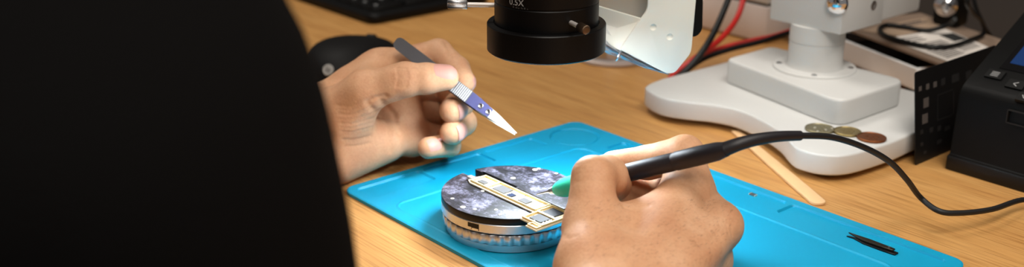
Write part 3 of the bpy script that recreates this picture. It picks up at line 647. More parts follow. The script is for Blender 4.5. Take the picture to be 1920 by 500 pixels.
# ------------------------------------------------------------------ mouse and keyboard
mo_c = G(662, 110, .012); ang = math.radians(72)
mo = thing('computer_mouse', 'black computer mouse with round silver badge behind the hand with tweezers', 'mouse', (mo_c[0], mo_c[1], 0), ang)
def mouse_body():
    bm = B(); n, m_ = 48, 18; rows = []
    for j in range(m_+1):
        h = j/m_; row = []
        for k in range(n):
            a = 2*math.pi*k/n; ca, sa = math.cos(a), math.sin(a)
            ex, ey = .058, .034*(1-.08*math.cos(2*a))
            f = math.cos(h*math.pi/2)**.62 if h < 1 else 0.0
            x, y = ex*math.copysign(abs(ca)**.86, ca)*f, ey*math.copysign(abs(sa)**.86, sa)*f
            z = .003 + (.0275*math.sin(h*math.pi/2)**.9)*(1-.28*(x/.058)-.12*(x/.058)**2)
            row.append(bm.verts.new((x, y, z)))
        rows.append(row)
    for A, Bq in zip(rows, rows[1:]):
        for k in range(n): bm.faces.new((A[k], A[(k+1) % n], Bq[(k+1) % n], Bq[k]))
    bot = [bm.verts.new((v.co.x*.97, v.co.y*.97, .0006)) for v in rows[0]]
    for k in range(n): bm.faces.new((bot[k], bot[(k+1) % n], rows[0][(k+1) % n], rows[0][k]))
    bm.faces.new(bot[::-1]); bmesh.ops.remove_doubles(bm, verts=bm.verts, dist=1e-5); return bm
mb = obj('mouse_body', mouse_body(), mat('matt_black_plastic', (10, 9, 9), .62, spec=.18), mo, space='local', angle=60)
obj('scroll_wheel', lathe_axis((.036, -.004, .0165), (0, 1, 0), [(0, .006), (.0008, .0075), (.0072, .0075), (.008, .006)], 24), 'rubber', mo, space='local')
bvh_m = BVHTree.FromPolygons([tuple(MATW[mo.name] @ v.co) for v in mb.data.vertices], [tuple(p.vertices) for p in mb.data.polygons])
hit = bvh_m.ray_cast(Vector(C0), Vector(ray(615, 131)))
if hit[0] is None: hit = bvh_m.ray_cast(Vector(C0), Vector(ray(625, 126)))
bd = obj('badge', lathe_axis(hit[0]-hit[1]*.0008, hit[1], [(0, .0046), (.0011, .0046), (.0014, .0042), (.0014, 0)], 28), 'badge', mo, space='world')
bm = B(); x_, y_, d_ = frame(hit[0], hit[1]); c_ = hit[0]+hit[1]*.0007
for ox, hgt, o_y in ((-.0013, .0022, .0006), (-.0003, .0014, -.0002), (.0008, .0014, -.0004), (.0014, .0016, -.0010)):
    vs = [bm.verts.new(c_+x_*(ox+sx*.0003+sy*.0005)+y_*(o_y+sy*hgt)) for sx, sy in ((-1, -1), (1, -1), (1, 1), (-1, 1))]; bm.faces.new(vs)
obj('badge_mark', bm, 'ink', bd, space='world', smooth=False)

kx, ky = GS(697, 49, 0)[:2]
kb = desk_thing('keyboard', 'black computer keyboard at the far left edge of the desk', 'keyboard', kx, ky, 0)
KP = rounded([(kx-.44, ky), (kx, ky), (kx, ky+.15), (kx-.44, ky+.15)], .012)
obj('case', prism(KP, .0015, .0105, .003, 3), 'blackplastic', kb)
obj('key_well', box(kx-.432, kx-.0075, ky+.0075, ky+.138, .0100, .0108, .0005), 'black', kb)
for s, t in ((kx-.02, ky+.02), (kx-.02, ky+.13), (kx-.42, ky+.02), (kx-.42, ky+.13)): obj('foot', box(s-.006, s+.006, t-.004, t+.004, 0, .002), 'rubber', kb)
for i in range(9):
    for j in range(6):
        x1 = kx-.0085-i*.0190; y0_ = ky+.0085+j*.0195
        if i == 0 and j in (1, 3): continue
        yy = y0_+(.0365 if (i == 0 and j in (0, 2)) else .017)
        bm = prism([(x1-.0168, y0_), (x1, y0_), (x1, yy), (x1-.0168, yy)], .0107, .0152, 0)
        for v in bm.verts:
            if v.co.z > .013: v.co.x += (.0013 if v.co.x < x1-.008 else -.0013); v.co.y += (.001 if v.co.y < (y0_+yy)/2 else -.002)
        bevel(bm, .0010); k_ = obj('key', bm, 'blackplastic', kb)
        if i < 4 and j < 4 and (i, j) != (0, 2): obj('legend', box(x1-.0104, x1-.0070, (y0_+.0068), (y0_+.0098), .0151, .0154), 'legenddim', k_, smooth=False)
# ------------------------------------------------------------------ person : one continuous body, clothed
def rcone(X, a, b, ra, rb):                                 # round cone distance
    ba = b-a; l2 = float(ba@ba); rr = ra-rb; a2 = l2-rr*rr
    if a2 <= 1e-12: return np.sqrt(((X-a)**2).sum(-1))-max(ra, rb)
    il2 = 1/l2; pa = X-a; y = pa@ba; z = y-l2
    x2 = ((pa*l2-y[..., None]*ba)**2).sum(-1); y2 = y*y*l2; z2 = z*z*l2
    k = np.sign(rr)*rr*rr*x2
    d = (np.sqrt(x2*a2*il2)+y*rr)*il2-ra
    d = np.where(np.sign(y)*a2*y2 < k, np.sqrt(x2+y2)*il2-ra, d)
    d = np.where(np.sign(z)*a2*z2 > k, np.sqrt(x2+z2)*il2-rb, d)
    return d
def smin(a, b, k):
    h = np.maximum(k-np.abs(a-b), 0)/k; return np.minimum(a, b)-h*h*k*.25
class Field:
    def __init__(s, lo, hi, h):
        s.lo = np.array(lo, float); s.h = h; s.n = np.ceil((np.array(hi)-s.lo)/h).astype(int)+1
        s.ax = [s.lo[i]+h*np.arange(s.n[i]) for i in range(3)]
    def new(s): return np.full(s.n, 1.0, np.float32)
    def add(s, A, a, b, ra, rb, k):
        a, b = np.asarray(a, float), np.asarray(b, float); r = max(ra, rb)+k+3*s.h
        i0 = np.maximum(np.floor((np.minimum(a, b)-r-s.lo)/s.h).astype(int), 0); i1 = np.minimum(np.ceil((np.maximum(a, b)+r-s.lo)/s.h).astype(int)+1, s.n)
        if (i1 <= i0).any(): return
        sl = tuple(slice(p, q) for p, q in zip(i0, i1))
        X = np.stack(np.meshgrid(*[s.ax[i][sl[i]] for i in range(3)], indexing='ij'), -1)
        d = rcone(X, a, b, ra, rb); A[sl] = smin(A[sl], d, k) if k > 0 else np.minimum(A[sl], d)
def surface_nets(F, A):
    n = A.shape; neg = A < 0; c = np.zeros([d-1 for d in n], np.int8)
    for dx in (0, 1):
        for dy in (0, 1):
            for dz in (0, 1): c += neg[dx:n[0]-1+dx, dy:n[1]-1+dy, dz:n[2]-1+dz]
    act = (c > 0) & (c < 8); ids = np.full(act.shape, -1, np.int64); I = np.argwhere(act); ids[act] = np.arange(len(I))
    acc = np.zeros((len(I), 3)); cnt = np.zeros(len(I))
    corners = [(x, y, z) for x in (0, 1) for y in (0, 1) for z in (0, 1)]
    for p in corners:
        for ax in range(3):
            if p[ax]: continue
            q = list(p); q[ax] = 1
            v0 = A[I[:, 0]+p[0], I[:, 1]+p[1], I[:, 2]+p[2]].astype(float); v1 = A[I[:, 0]+q[0], I[:, 1]+q[1], I[:, 2]+q[2]].astype(float)
            m = (v0 < 0) != (v1 < 0); t = np.where(m, v0/np.where(m, v0-v1, 1), 0)
            P = np.array(p, float)[None].repeat(len(I), 0); P[:, ax] = t
            acc[m] += P[m]; cnt[m] += 1
    co = F.lo+(I+acc/cnt[:, None])*F.h
    faces = []
    for ax in range(3):
        u, v = (ax+1) % 3, (ax+2) % 3
        s0 = [slice(1, -1)]*3; s0[ax] = slice(0, -1); s1 = list(s0); s1[ax] = slice(1, None)
        a, b = neg[tuple(s0)], neg[tuple(s1)]; E_ = np.argwhere(a != b); flip = a[tuple(E_.T)]
        E_ = E_+np.array([0 if i == ax else 1 for i in range(3)])
        def cell(du, dv):
            k = E_.copy(); k[:, u] -= du; k[:, v] -= dv; return ids[tuple(k.T)]
        q = np.stack([cell(1, 1), cell(0, 1), cell(0, 0), cell(1, 0)], 1); q = np.where(flip[:, None], q, q[:, ::-1]); faces.append(q)
    Fc = np.vstack(faces); Fc = Fc[(Fc >= 0).all(1)]; return co, Fc
mm = .001
def J(x, y, d, r): return (D(x, y, d), r*mm)
def finger(F, palm, chain, k0):
    """proximal bone blends into the palm, the others only into the finger itself"""
    A = F.new(); F.add(A, chain[0][0], chain[1][0], chain[0][1], chain[1][1], 0)
    A = smin(A, palm, k0*mm)
    Bq = F.new()
    for (a, ra), (b, rb) in zip(chain[1:], chain[2:]): F.add(Bq, a, b, ra, rb, 2.0*mm)
    return smin(A, Bq, 2.2*mm)

# ---- left hand (holds the tweezers): palm and thumb towards the viewer, fingers curled behind
LW = J(596, 262, .728, 25); LW2 = J(604, 222, .728, 21)
L_ = dict(
    thumb=[J(640, 214, .704, 16), J(684, 172, .694, 12.4), J(760, 149, .688, 10.0), J(800, 147, .688, 9.3), J(836, 145, .689, 7.8)],
    index=[J(714, 133, .745, 12), J(822, 99, .742, 9.0), J(857, 130, .730, 8.3), J(870, 154, .716, 7.3)],
    middle=[J(722, 156, .762, 12.5), J(840, 164, .764, 9.6), J(866, 189, .732, 9.0), J(848, 207, .712, 8.2)],
    ring=[J(720, 200, .764, 12), J(846, 212, .770, 9.0), J(868, 229, .738, 8.8), J(848, 248, .714, 7.8)],
    pinky=[J(726, 244, .756, 10.5), J(838, 258, .756, 8.0), J(842, 272, .734, 7.5), J(803, 277, .712, 6.8)])
# ---- right hand (holds the iron like a pen): back of the hand towards the viewer
R_ = dict(
    thumb=[J(1112, 505, .530, 15.5), J(1110, 424, .548, 13.4), J(1112, 332, .558, 10.4), J(1137, 331, .572, 10.6), J(1153, 345, .588, 8.8)],
    index=[J(1290, 366, .580, 14), J(1284, 290, .589, 10.2), J(1216, 304, .600, 9.0), J(1150, 309, .604, 7.6)],
    middle=[J(1346, 423, .569, 11.8), J(1284, 350, .606, 10.2), J(1222, 362, .616, 9.2), J(1156, 362, .608, 8.4)],
    ring=[J(1326, 487, .574, 12.2), J(1296, 412, .608, 10.2), J(1222, 410, .612, 9.0), J(1164, 400, .606, 8.2)],
    pinky=[J(1288, 542, .574, 11), J(1272, 476, .594, 8.8), J(1220, 450, .598, 8.2), J(1176, 436, .596, 7.4)])
RWc = D(1165, 640, .488)
LEl, REl = np.array([-.345, .600, .060]), np.array([-.088, .272, .062])
LSh, RSh = np.array([-.36, .56, .33]), np.array([-.176, .292, .335])

def left_hand(h):
    F = Field(LW[0]-.085, np.maximum(D(900, 60, .72), D(880, 60, .78))+.02, h)
    pts = np.array([p[0] for c in L_.values() for p in c]+[LW[0], LW2[0]])
    F = Field(pts.min(0)-np.array([.062, .055, .04]), pts.max(0)+.022, h)
    P = F.new()
    F.add(P, LEl, LW[0], .040, .024, 0); F.add(P, LEl, LW2[0], .036, .021, 8*mm)
    for k, (wx, wy, wd, wr) in zip(('index', 'middle', 'ring', 'pinky'), ((626, 196, .742, 16), (624, 222, .742, 17), (622, 250, .738, 17), (622, 280, .730, 16))):
        c = L_[k][0]; F.add(P, D(wx, wy, wd), c[0], wr*mm, c[1], 12*mm)
    F.add(P, D(618, 242, .722), D(648, 214, .708), .021, .0165, 14*mm)             # root of the thumb
    F.add(P, D(640, 218, .706), L_['thumb'][1][0], .0170, .0125, 10*mm)              # thenar
    F.add(P, D(632, 296, .714), D(722, 266, .728), .0165, .0135, 12*mm)              # heel
    F.add(P, D(664, 160, .738), D(714, 136, .744), .012, .012, 10*mm)
    F.add(P, D(754, 192, .750), D(772, 262, .744), .012, .0115, 10*mm)             # pads under the fingers
    F.add(P, L_['thumb'][1][0], D(706, 140, .738), .009, .010, 12*mm)                # web
    out = None
    for k in ('index', 'middle', 'ring', 'pinky'):
        f = finger(F, P, L_[k], 8); out = f if out is None else np.minimum(out, f)
    A = F.new()
    for (a, ra), (b, rb) in zip(L_['thumb'][1:], L_['thumb'][2:]): F.add(A, a, b, ra, rb, 2*mm)
    F.add(A, L_['thumb'][1][0]*.25+L_['thumb'][2][0]*.75+np.array([0, -.0006, .0006]), L_['thumb'][2][0], .0099, .0102, 3*mm)
    out = smin(out, np.maximum(A, 0*A-1), 2.5*mm); return F, out
def right_hand(h):
    pts = np.array([p[0] for c in R_.values() for p in c]+[RWc])
    F = Field(pts.min(0)-np.array([.045, .06, .035]), pts.max(0)+.024, h)
    P = F.new()
    F.add(P, REl, RWc+np.array([-.010, 0, .002]), .034, .0225, 0); F.add(P, REl, RWc+np.array([.012, -.004, -.002]), .034, .0215, 10*mm)
    for k, (wx, wy, wd, wr) in zip(('index', 'middle', 'ring', 'pinky'), ((1150, 590, .505, 17), (1178, 600, .505, 18), (1204, 612, .510, 18), (1224, 628, .516, 17))):
        c = R_[k][0]; F.add(P, D(wx, wy, wd), c[0], wr*mm, c[1]*(.94 if k != 'middle' else 1.0), 6*mm)
    F.add(P, D(1125, 590, .505), D(1112, 505, .528), .019, .0165, 14*mm)
    F.add(P, D(1112, 505, .530), R_['thumb'][1][0], .0165, .0140, 10*mm)
    F.add(P, D(1140, 430, .552), D(1252, 400, .575), .0112, .0108, 10*mm)              # first web
    F.add(P, D(1240, 590, .540), D(1286, 545, .574), .018, .012, 12*mm)              # heel on the little finger side
    out = None
    for k in ('index', 'middle', 'ring', 'pinky'):
        f = finger(F, P, R_[k], 5); out = f if out is None else np.minimum(out, f)
    A = F.new()
    for (a, ra), (b, rb) in zip(R_['thumb'][1:], R_['thumb'][2:]): F.add(A, a, b, ra, rb, 2.5*mm)
    out = smin(out, A, 4*mm); return F, out
CHEST = np.array([-.285, .400, .20])
def torso(F, A, g=0.0, k=.04):
    F.add(A, CHEST, np.array([-.375, .325, -.05]), .118+g, .115+g, k)
    F.add(A, np.array([-.375, .325, -.05]), np.array([-.43, .28, -.33]), .115+g, .14+g, k)
    F.add(A, CHEST+np.array([.02, -.04, .05]), CHEST+np.array([-.03, .06, .05]), .105+g, .105+g, k)
    F.add(A, RSh+np.array([-.02, .01, -.01]), LSh+np.array([.03, -.03, -.01]), .062+g, .062+g, k)
    F.add(A, np.array([-.245, .42, .34]), np.array([-.225, .44, .42]), .055+g*.5, .052+g*.3, k)
    F.add(A, RSh, REl, .045+g*.6, .036+g*.6, .03); F.add(A, LSh, LEl, .056+g, .040+g, .03)
def coarse_body():
    F = Field((-.62, .05, -.50), (.12, .82, .72), .009); A = F.new(); torso(F, A)
    F.add(A, LEl, LW[0], .040, .0225, .01); F.add(A, REl, RWc, .034, .022, .01)
    F.add(A, np.array([-.175, .478, .545]), np.array([-.155, .492, .50]), .082, .068, .03)      # head, bent over the lens
    F.add(A, np.array([-.205, .455, .56]), np.array([-.175, .478, .57]), .080, .080, .03)
    F.add(A, np.array([-.105, .534, .515]), np.array([-.090, .546, .487]), .010, .013, .012)     # nose
    for s in (1, -1):                                                                              # ears
        c = np.array([-.185, .47, .53])+s*np.array([.065, -.076, 0])*.84; F.add(A, c, c+np.array([0, 0, .03]), .011, .013, .01)
    return F, A
def to_me(co, fc): me = bpy.data.meshes.new('body'); me.from_pydata(co.tolist(), [], fc.tolist()); return me

person = thing('person', 'person in a black sleeved top bending over the mat, tweezers and soldering pen in hands', 'person', (-.43, .28, -.75))
FL, AL = left_hand(.00078); FR, AR = right_hand(.00078); FB, AB = coarse_body()
# hands are cut where the forearm passes into the sleeve and joined to the coarser body there
def sample(F, A, X):
    q = (X-F.lo)/F.h; i = np.floor(q).astype(int); ok = ((i >= 0) & (i < F.n-1)).all(-1); i = np.clip(i, 0, F.n-2); f = np.clip(q-i, 0, 1)
    r = 0
    for dx in (0, 1):
        for dy in (0, 1):
            for dz in (0, 1):
                w_ = (f[..., 0] if dx else 1-f[..., 0])*(f[..., 1] if dy else 1-f[..., 1])*(f[..., 2] if dz else 1-f[..., 2]); r = r+w_*A[i[..., 0]+dx, i[..., 1]+dy, i[..., 2]+dz]
    return np.where(ok, r, 1.0)
def smooth_closed(F, A):        # keep the field closed at the grid border
    A = A.copy()
    for ax in range(3):
        s = [slice(None)]*3
        for e in (0, 1, -1, -2): s[ax] = e; A[tuple(s)] = np.maximum(A[tuple(s)], F.h)
    return A
def rest(F, A, lift=0.0):       # whatever lies on the desk or the mat is pressed flat against it
    X, Y, Z = np.meshgrid(*F.ax, indexing='ij'); s_, t_ = X*DB[0]+Y*DB[1], X*DN[0]+Y*DN[1]
    fl = np.where((np.abs(s_-mc[0]) < HX+.001) & (np.abs(t_-mc[1]) < HY+.001), TH+.0003, .0004)+lift
    return np.maximum(A, np.where(t_ > .196, fl-Z, -1.0)).astype(np.float32)
parts = []
for F, A in ((FL, rest(FL, AL)), (FR, rest(FR, AR)), (FB, rest(FB, AB, .002))):
    co_, fc_ = surface_nets(F, smooth_closed(F, A)); parts.append((co_, fc_))
tmp = []
for k, (co_, fc_) in enumerate(parts):
    o = link(bpy.data.objects.new('tmp%d' % k, to_me(co_, fc_))); tmp.append(o)
base = tmp[2]
for o in tmp[:2]:
    md = base.modifiers.new('u', 'BOOLEAN'); md.operation = 'UNION'; md.object = o; md.solver = 'EXACT'
dg = bpy.context.evaluated_depsgraph_get(); dg.update()
bme = bpy.data.meshes.new_from_object(base.evaluated_get(dg))
for o in tmp: me_ = o.data; bpy.data.objects.remove(o); bpy.data.meshes.remove(me_)
bm = B(); bm.from_mesh(bme); bpy.data.meshes.remove(bme)
bmesh.ops.remove_doubles(bm, verts=bm.verts, dist=2e-5)
print('BODY verts', len(bm.verts))
# ---- creases and folds pressed into the skin (real relief), each a stroke seen on the surface
bm.normal_update()
vco = np.array([v.co for v in bm.verts]); vno = np.array([v.normal for v in bm.verts])
bvh = BVHTree.FromBMesh(bm)
def surf(x, y):
    h = bvh.ray_cast(Vector(C0), Vector(ray(x, y)))
    return None if h[0] is None else np.array(h[0])
def crease(stroke, depth, sig):
    global vco
    pts_ = [surf(*p) for p in [np.array(a)*(1-t)+np.array(b)*t for a, b in zip(stroke, stroke[1:]) for t in np.linspace(0, 1, 9)]]
    pts_ = np.array([p for p in pts_ if p is not None])
    if len(pts_) < 2: return
    c = pts_.mean(0); R0 = np.abs(pts_-c).max()+sig*4; near = np.where((np.abs(vco-c) < R0).all(1))[0]
    d2 = ((vco[near][:, None]-pts_[None])**2).sum(-1).min(1); vco[near] -= vno[near]*(depth*np.exp(-d2/(2*sig*sig)))[:, None]
CR_ = []
# left: palm and wrist folds, thumb joint, finger joints
for k in range(11):
    y0 = 196+k*7.6+RNG.uniform(-2.2, 2.2); w_ = 1-.05*abs(k-5)
    CR_.append(([(634+k*1.3, y0+3), (656+k*.8, y0+6-.3*k), (686-.6*abs(k-5)*w_, y0-4+.35*k), (700-.9*abs(k-4), y0-9+.6*k)], (.00024 if k % 2 else .00038)*RNG.uniform(.6, 1.2), .00075))
CR_ += [([(716, 190), (738, 214), (748, 250)], .0011, .0014), ([(690, 196), (728, 232), (732, 282)], .0008, .0014)]
for k in range(4): CR_.append(([(744+k*6, 128), (747+k*6, 146), (743+k*6, 162)], .0005, .0008))
CR_ += [([(838, 176), (846, 186)], .0006, .001), ([(836, 80), (843, 92), (845, 106)], .0009, .0012), ([(690, 190), (708, 182), (722, 180)], .0009, .0012)]
# right: thumb joint, web, knuckle skin
for k in range(5): CR_.append(([(1080, 309+k*8), (1104, 305+k*8), (1130, 309+k*8+RNG.uniform(-2, 2))], .00022*RNG.uniform(.5, 1.3), .0008))
for k in range(2): CR_.append(([(1160+k*10, 384+k*4), (1184+k*10, 392+k*3), (1212+k*8, 384)], .0003, .0010))
CR_ += [([(1052, 440), (1066, 446), (1080, 442)], .0002, .001), ([(1346, 440), (1330, 452), (1312, 454)], .0012, .0025)]
for k in range(4): CR_.append(([(1352+k*8, 394+k*6), (1346+k*8, 410+k*6), (1352+k*7, 428+k*4)], .00035, .0008))
for c_ in CR_: crease(*c_)
# knuckle-to-wrist tendons stay faint
for v, p in zip(bm.verts, vco): v.co = p
bodyo = obj('body', bm, 'skin', person, space='world', angle=180)
bvh = BVHTree.FromPolygons([tuple(p) for p in vco], [tuple(p.vertices) for p in bodyo.data.polygons])
# ---- fingernails
def nail(chain, wid, ln, dorsal=None, back=.30):
    a, t = chain[-2][0], chain[-1][0]; ax = t-a; ax = ax/np.linalg.norm(ax)
    if dorsal is None:
        p = chain[-3][0]; pal = (p+t)/2-a; pal = pal-ax*(pal@ax); dorsal = -pal
    dorsal = np.asarray(dorsal, float); dorsal = dorsal-ax*(dorsal@ax); dorsal /= np.linalg.norm(dorsal); sd = np.cross(ax, dorsal)
    c = t+ax*chain[-1][1]*back; bm = B(); nu, nv = 9, 9; g = []
    for i in range(nu):
        row = []
        for j in range(nv):
            u, v = -1+2*i/(nu-1), -1+2*j/(nv-1); uu = u*math.sqrt(1-.30*v*v); vv = v*math.sqrt(1-.30*u*u)*(.94+.06*u)
            o_ = c+ax*uu*ln/2+sd*vv*wid/2; h = bvh.ray_cast(Vector(o_+dorsal*(chain[-1][1]+.0022)), Vector(-dorsal))
            if h[0] is None or (np.array(h[0])-o_)@dorsal < -.002: q = o_+dorsal*chain[-1][1]*.55
            else: q = np.array(h[0])+dorsal*(.0003 if max(abs(u), abs(v)) > .95 else .00055)
            row.append(bm.verts.new(q))
        g.append(row)
    for i in range(nu-1):
        for j in range(nv-1): bm.faces.new((g[i][j], g[i+1][j], g[i+1][j+1], g[i][j+1]))
    bmesh.ops.recalc_face_normals(bm, faces=bm.faces); bmesh.ops.solidify(bm, geom=bm.faces[:], thickness=.0004)
    obj('fingernail', bm, 'nail', person, space='world')
tocam = -ray(830, 140)
nail(L_['thumb'], .0125, .0140, tocam*.75+CU*.62, -.02)
for k in ('index', 'middle', 'ring', 'pinky'):
    c_ = L_[k]; ax_ = c_[-1][0]-c_[-2][0]; pal_ = (c_[-3][0]+c_[-1][0])/2-c_[-2][0]; pal_ = pal_-ax_*(pal_@ax_)/(ax_@ax_); dd_ = -pal_/np.linalg.norm(pal_)
    nail(c_, .0105 if k != 'pinky' else .009, .0105, dd_+(-np.array(CF)*.35+CR*.25 if k != 'pinky' else -np.array(CF)*.5+CU*.8), .05)
nail(R_['thumb'], .0125, .014, np.array(CF)*.3+CU)
for k in ('index', 'middle', 'ring', 'pinky'): nail(R_[k], .0105, .0115)
# ---- short dark hairs on the back of the right hand
bm = B()
for k in range(420):
    x, y = RNG.uniform(1090, 1370), RNG.uniform(375, 505); 
    h = bvh.ray_cast(Vector(C0), Vector(ray(x, y)))
    if h[0] is None or h[1].dot(Vector(ray(x, y))) > -.25: continue
    n_ = h[1]; dr = Vector(CR*.75+CU*RNG.uniform(.15, .8)+np.array(CF)*.1); dr = (dr-n_*dr.dot(n_)).normalized(); L = RNG.uniform(.0016, .0034); sd = dr.cross(n_)*.00003
    p0 = h[0]-n_*.0001; p1 = p0+dr*L*.5+n_*.00035; p2 = p0+dr*L+n_*.0003
    a, b, c, d, e = [bm.verts.new(q) for q in (p0-sd, p0+sd, p1+sd, p1-sd, p2)]
    bm.faces.new((a, b, c, d)); bm.faces.new((d, c, e))
obj('arm_hair', bm, 'hair', person, space='world', kind='stuff', label='short dark hairs on the back of the right hand')
# ---- clothing : a closed garment a few millimetres off the body, ending at neck and cuffs
FC = Field((-.62, .05, -.50), (.12, .82, .46), .006); AC = FC.new(); torso(FC, AC, .010, .05)
FC.add(AC, LEl, LEl+(LW[0]-LEl)*.80, .050, .038, .02); FC.add(AC, REl, REl+(RWc-REl)*.72, .046, .036, .02)
FC.add(AC, RSh+(REl-RSh)*.30, RSh+(REl-RSh)*.62, .044, .066, .03); FC.add(AC, RSh+(REl-RSh)*.62, RSh+(REl-RSh)*.95, .066, .052, .03)                   # loose upper sleeve
FC.add(AC, CHEST+np.array([.03, -.10, -.02]), RSh+(REl-RSh)*.5+np.array([-.05, .02, 0]), .09, .06, .04)
X_, Y_, Z_ = np.meshgrid(*FC.ax, indexing='ij')
AC = AC+(.0022*np.sin(X_*62+Z_*40+3*np.sin(Y_*21))*np.cos(Z_*33-Y_*27)).astype(np.float32)  # soft folds
AC = rest(FC, np.maximum(AC, (Z_-.405-.12*(X_+.24)).astype(np.float32)), .001)                      # neckline
co_, fc_ = surface_nets(FC, smooth_closed(FC, AC)); bm = B(); me_ = to_me(co_, fc_); bm.from_mesh(me_); bpy.data.meshes.remove(me_)
for _ in range(2): bmesh.ops.smooth_vert(bm, verts=bm.verts, factor=.5, use_axis_x=True, use_axis_y=True, use_axis_z=True)
obj('shirt', bm, 'cloth', person, space='world', angle=180)
# ---- hair cap on the head (above the frame)
FH = Field((-.32, .33, .42), (-.05, .60, .70), .006); AH = FH.new()
FH.add(AH, np.array([-.205, .455, .565]), np.array([-.178, .476, .575]), .090, .088, .02)
XH = np.stack(np.meshgrid(*FH.ax, indexing='ij'), -1); AH = np.maximum(AH, ((XH-np.array([-.16, .49, .535]))@np.array([.45, .38, -.80])).astype(np.float32))
co_, fc_ = surface_nets(FH, smooth_closed(FH, AH)); bm = B(); me_ = to_me(co_, fc_); bm.from_mesh(me_); bpy.data.meshes.remove(me_)
obj('hair', bm, 'hair', person, space='world', angle=180)

# ------------------------------------------------------------------ tweezers in the left hand
TA, TB = D(742, 77, .722), D(968, 249, .690); tl = np.linalg.norm(TB-TA); tx = (TB-TA)/tl
tzv = -ray(850, 160); tzv = tzv-tx*(tzv@tx); tzv /= np.linalg.norm(tzv); tyv = np.cross(tzv, tx)
TWM = lambda x, y, z: Vector(TA+tx*x*tl+tyv*y*mm+tzv*z*mm)
tw = thing('tweezers', 'grey coated tweezers with white ceramic tips held in the left hand', 'tweezers', (TA+TB)/2)
def loft(st, th, off):         # st: (x 0..1, y lower, y upper, z) ; a bent blade of thickness th
    bm = B(); rows = []
    for x, y0, y1, z in st: rows.append([bm.verts.new(TWM(x, y, z+off+dz)) for y, dz in ((y0, 0), (y1, 0), (y1, th), (y0, th))])
    for A, Bq in zip(rows, rows[1:]):
        for k in range(4): bm.faces.new((A[k], A[(k+1) % 4], Bq[(k+1) % 4], Bq[k]))
    bm.faces.new(rows[0][::-1]); bm.faces.new(rows[-1]); return bm
grip = [(.0, -1.8, 1.8, 0), (.008, -2.9, 2.9, .1), (.02, -3.7, 3.7, .2), (.04, -4.1, 4.1, .4), (.2, -4.2, 4.2, 1.3), (.4, -4.2, 4.2, 2.2), (.50, -4.1, 4.1, 2.5), (.62, -4.1, 4.1, 2.4), (.635, -4.0, 4.0, 2.4)]
body = [(.635, -4.0, 4.0, 2.4), (.70, -3.8, 3.8, 2.0), (.78, -3.0, 3.0, 1.5), (.80, -2.7, 2.7, 1.4)]
tip = [(.70, -3.3, 3.3, 1.9), (.78, -3.0, 3.0, 1.4), (.86, -2.3, 2.3, .9), (.94, -1.1, 1.1, .35), (1.0, -.25, .25, .02)]
for sg, sk_ in ((1, 0.0), (-1, -1.2)):
    f = lambda st, th, dz=0, dy=0: loft([(x, y0+dy*x, y1+dy*x, sg*z+(dz if sg > 0 else -dz-th)) for x, y0, y1, z in st], th, 0)
    ar = obj('arm', f(grip, .9, 0, sk_), 'tgrey', tw, space='world', angle=30)
    obj('blade', f(body, .9, 0, sk_), 'tviolet', ar, space='world', angle=30)
    ct = obj('ceramic_tip', f(tip, 1.0, -1.0 if sg > 0 else -1.0, sk_), 'ceramic', tw, space='world', angle=30)
    for x in (.725, .785):
        z = sg*(2.0 if x < .75 else 1.5)+(.9 if sg > 0 else -.9); c = np.array(TWM(x, sk_*x, z))
        obj('screw', lathe_axis(c, tzv*sg, [(0, .0016), (.0002, .0016), (.0003, .0013), (.0001, .0010), (.0001, 0)], 20), 'steel', tw, space='world')
    bm = B()
    for k in range(9):
        x = .512+k*.0135; z = sg*2.5+(.9 if sg > 0 else -1.15); merge(bm, loft([(x, -3.9+sk_*x, 3.9+sk_*x, z), (x+.0066, -3.9+sk_*x, 3.9+sk_*x, z)], .35, 0))
    obj('grip_ridges', bm, 'legend', ar, space='world', smooth=False)

# ------------------------------------------------------------------ soldering iron in the right hand
I0, I1 = D(1006, 364, .6275), D(1330, 287, .553)
def ip(x):  # point on the axis above the pixel column x
    lo_, hi_ = 0.0, 1.6
    for _ in range(40):
        m_ = (lo_+hi_)/2; P_ = I0+(I1-I0)*m_; v = P_-C0; px_ = 960+FPX*(v@CR)/(v@CF)
        if px_ < x: lo_ = m_
        else: hi_ = m_
    return I0+(I1-I0)*lo_
iron = thing('soldering_iron', 'black soldering pen with green sleeve and cable held in the right hand', 'soldering iron', I0)
ad_ = (I1-I0)/np.linalg.norm(I1-I0); al = lambda x: float((ip(x)-I0)@ad_)
obj('tip', lathe_axis(I0, ad_, [(0, .0003), (al(1022), .0006), (al(1036), .0012), (al(1044), .0016)], 24), 'steel', iron, space='world')
prf = [(al(1031), .0010)]
for k in range(5): prf += [(al(1032+k*2.2), .0019+k*.00014), (al(1033.1+k*2.2), .0019+k*.00014), (al(1033.4+k*2.2), .0016+k*.00012)]
obj('ferrule', lathe_axis(I0, ad_, prf+[(al(1044), .0024), (al(1044), .001)], 32), 'steel', iron, space='world', angle=20)
obj('sleeve', lathe_axis(I0, ad_, [(al(1042), .0015), (al(1042), .0030), (al(1047), .0040), (al(1055), .0049), (al(1066), .0056), (al(1082), .0061), (al(1120), .0062), (al(1122), .0054), (al(1122), .003)], 40), 'green', iron, space='world')
obj('handle', lathe_axis(I0, ad_, [(al(1120), .003), (al(1120), .0050), (al(1165), .0048), (al(1262), .0047), (al(1264), .0044), (al(1267), .0044), (al(1269), .0048), (al(1310), .0049), (al(1345), .0046), (al(1362), .0036), (al(1362), .002)], 48), 'handle', iron, space='world')
e0 = ip(1355)
bp_ = [e0, D(1385, 270, .546), D(1420, 261, .548), D(1460, 255.5, .553), D(1500, 254, .560)]
obj('strain_relief', tube(bp_, [.0037, .0033, .0030, .0027, .0025], 20), 'handle', iron, space='world')
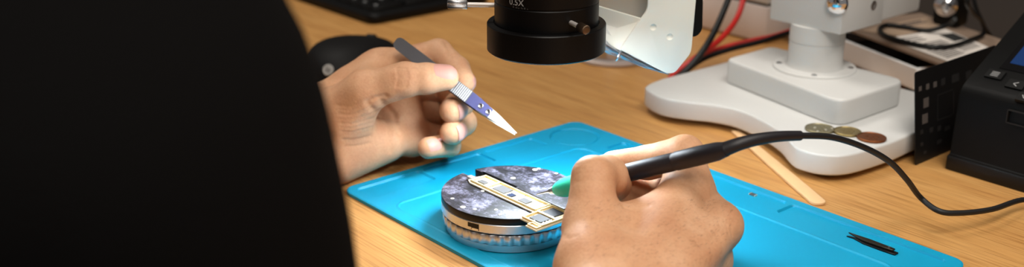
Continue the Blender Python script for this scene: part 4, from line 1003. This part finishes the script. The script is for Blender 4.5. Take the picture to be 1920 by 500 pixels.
cabp = [D(1480, 254, .557), D(1500, 254, .560), D(1560, 257, .572), D(1620, 276, .590), D(1668, 303, .612), D(1700, 336, .632), D(1726, 370, .652)] + [G(x, y, z) for x, y, z in ((1760, 395, .014), (1800, 399, .012), (1860, 392, .010), (1925, 374, .007))] + [W(-.26, .640, .003), W(-.20, .630, .0019)]
obj('cable', tube(cabp, .00165, 14), 'rubber', iron, space='world')

# ------------------------------------------------------------------ camera and light
cam = bpy.data.cameras.new('camera'); co = link(bpy.data.objects.new('camera', cam)); scn.camera = co
co.location = (0, 0, CAMH); co.rotation_euler = (math.radians(90)-PITCH, 0, 0)
cam.sensor_width = 36; cam.lens = FPX/1920*36; cam.clip_start = .01; cam.clip_end = 50
cam.dof.use_dof = True; cam.dof.focus_distance = .62; cam.dof.aperture_fstop = 6.6
def area(name, loc, target, size, energy, color, sy=None):
    l = bpy.data.lights.new(name, 'AREA'); l.energy = energy; l.color = color; l.size = size
    if sy: l.shape = 'RECTANGLE'; l.size_y = sy
    o = link(bpy.data.objects.new(name, l)); o.location = loc; d = Vector(target)-Vector(loc); o.rotation_euler = d.to_track_quat('-Z', 'Y').to_euler(); return o
area('ceiling_lamp', (.42, .34, 1.12), (.05, .62, 0), .45, 6.5, (1.0, .94, .86))
area('rear_fill_light', (-.30, 1.05, 1.25), (0, .7, 0), .45, 7.5, (1.0, .94, .86))  # added fill light, brightens the wood at the back left
area('room_lamp', (.08, -.30, 1.2), (.05, .65, 0), .6, 12, (1.0, .93, .84))
rl_ = bpy.data.lights.new('ring_lamp', 'AREA'); rl_.shape = 'DISK'; rl_.size = .058; rl_.energy = .46; rl_.color = (.80, .91, 1.0); rl_.spread = math.radians(165)
rlo = link(bpy.data.objects.new('ring_lamp', rl_)); rlo.location = W(LX, LY, LZ-.0012); rlo.rotation_euler = (math.radians(-12), 0, 0)
w = bpy.data.worlds.new('World'); scn.world = w; w.use_nodes = True
w.node_tree.nodes['Background'].inputs[0].default_value = (1.0, .95, .9, 1); w.node_tree.nodes['Background'].inputs[1].default_value = .20
scn.view_settings.view_transform = 'Standard'; scn.view_settings.look = 'None'; scn.view_settings.exposure = 0; scn.view_settings.gamma = 1
scn.view_settings.use_curve_mapping = False
scn.cycles.use_denoising = True; scn.cycles.max_bounces = 8; scn.cycles.caustics_reflective = False; scn.cycles.caustics_refractive = False
scn.cycles.sample_clamp_indirect = 6
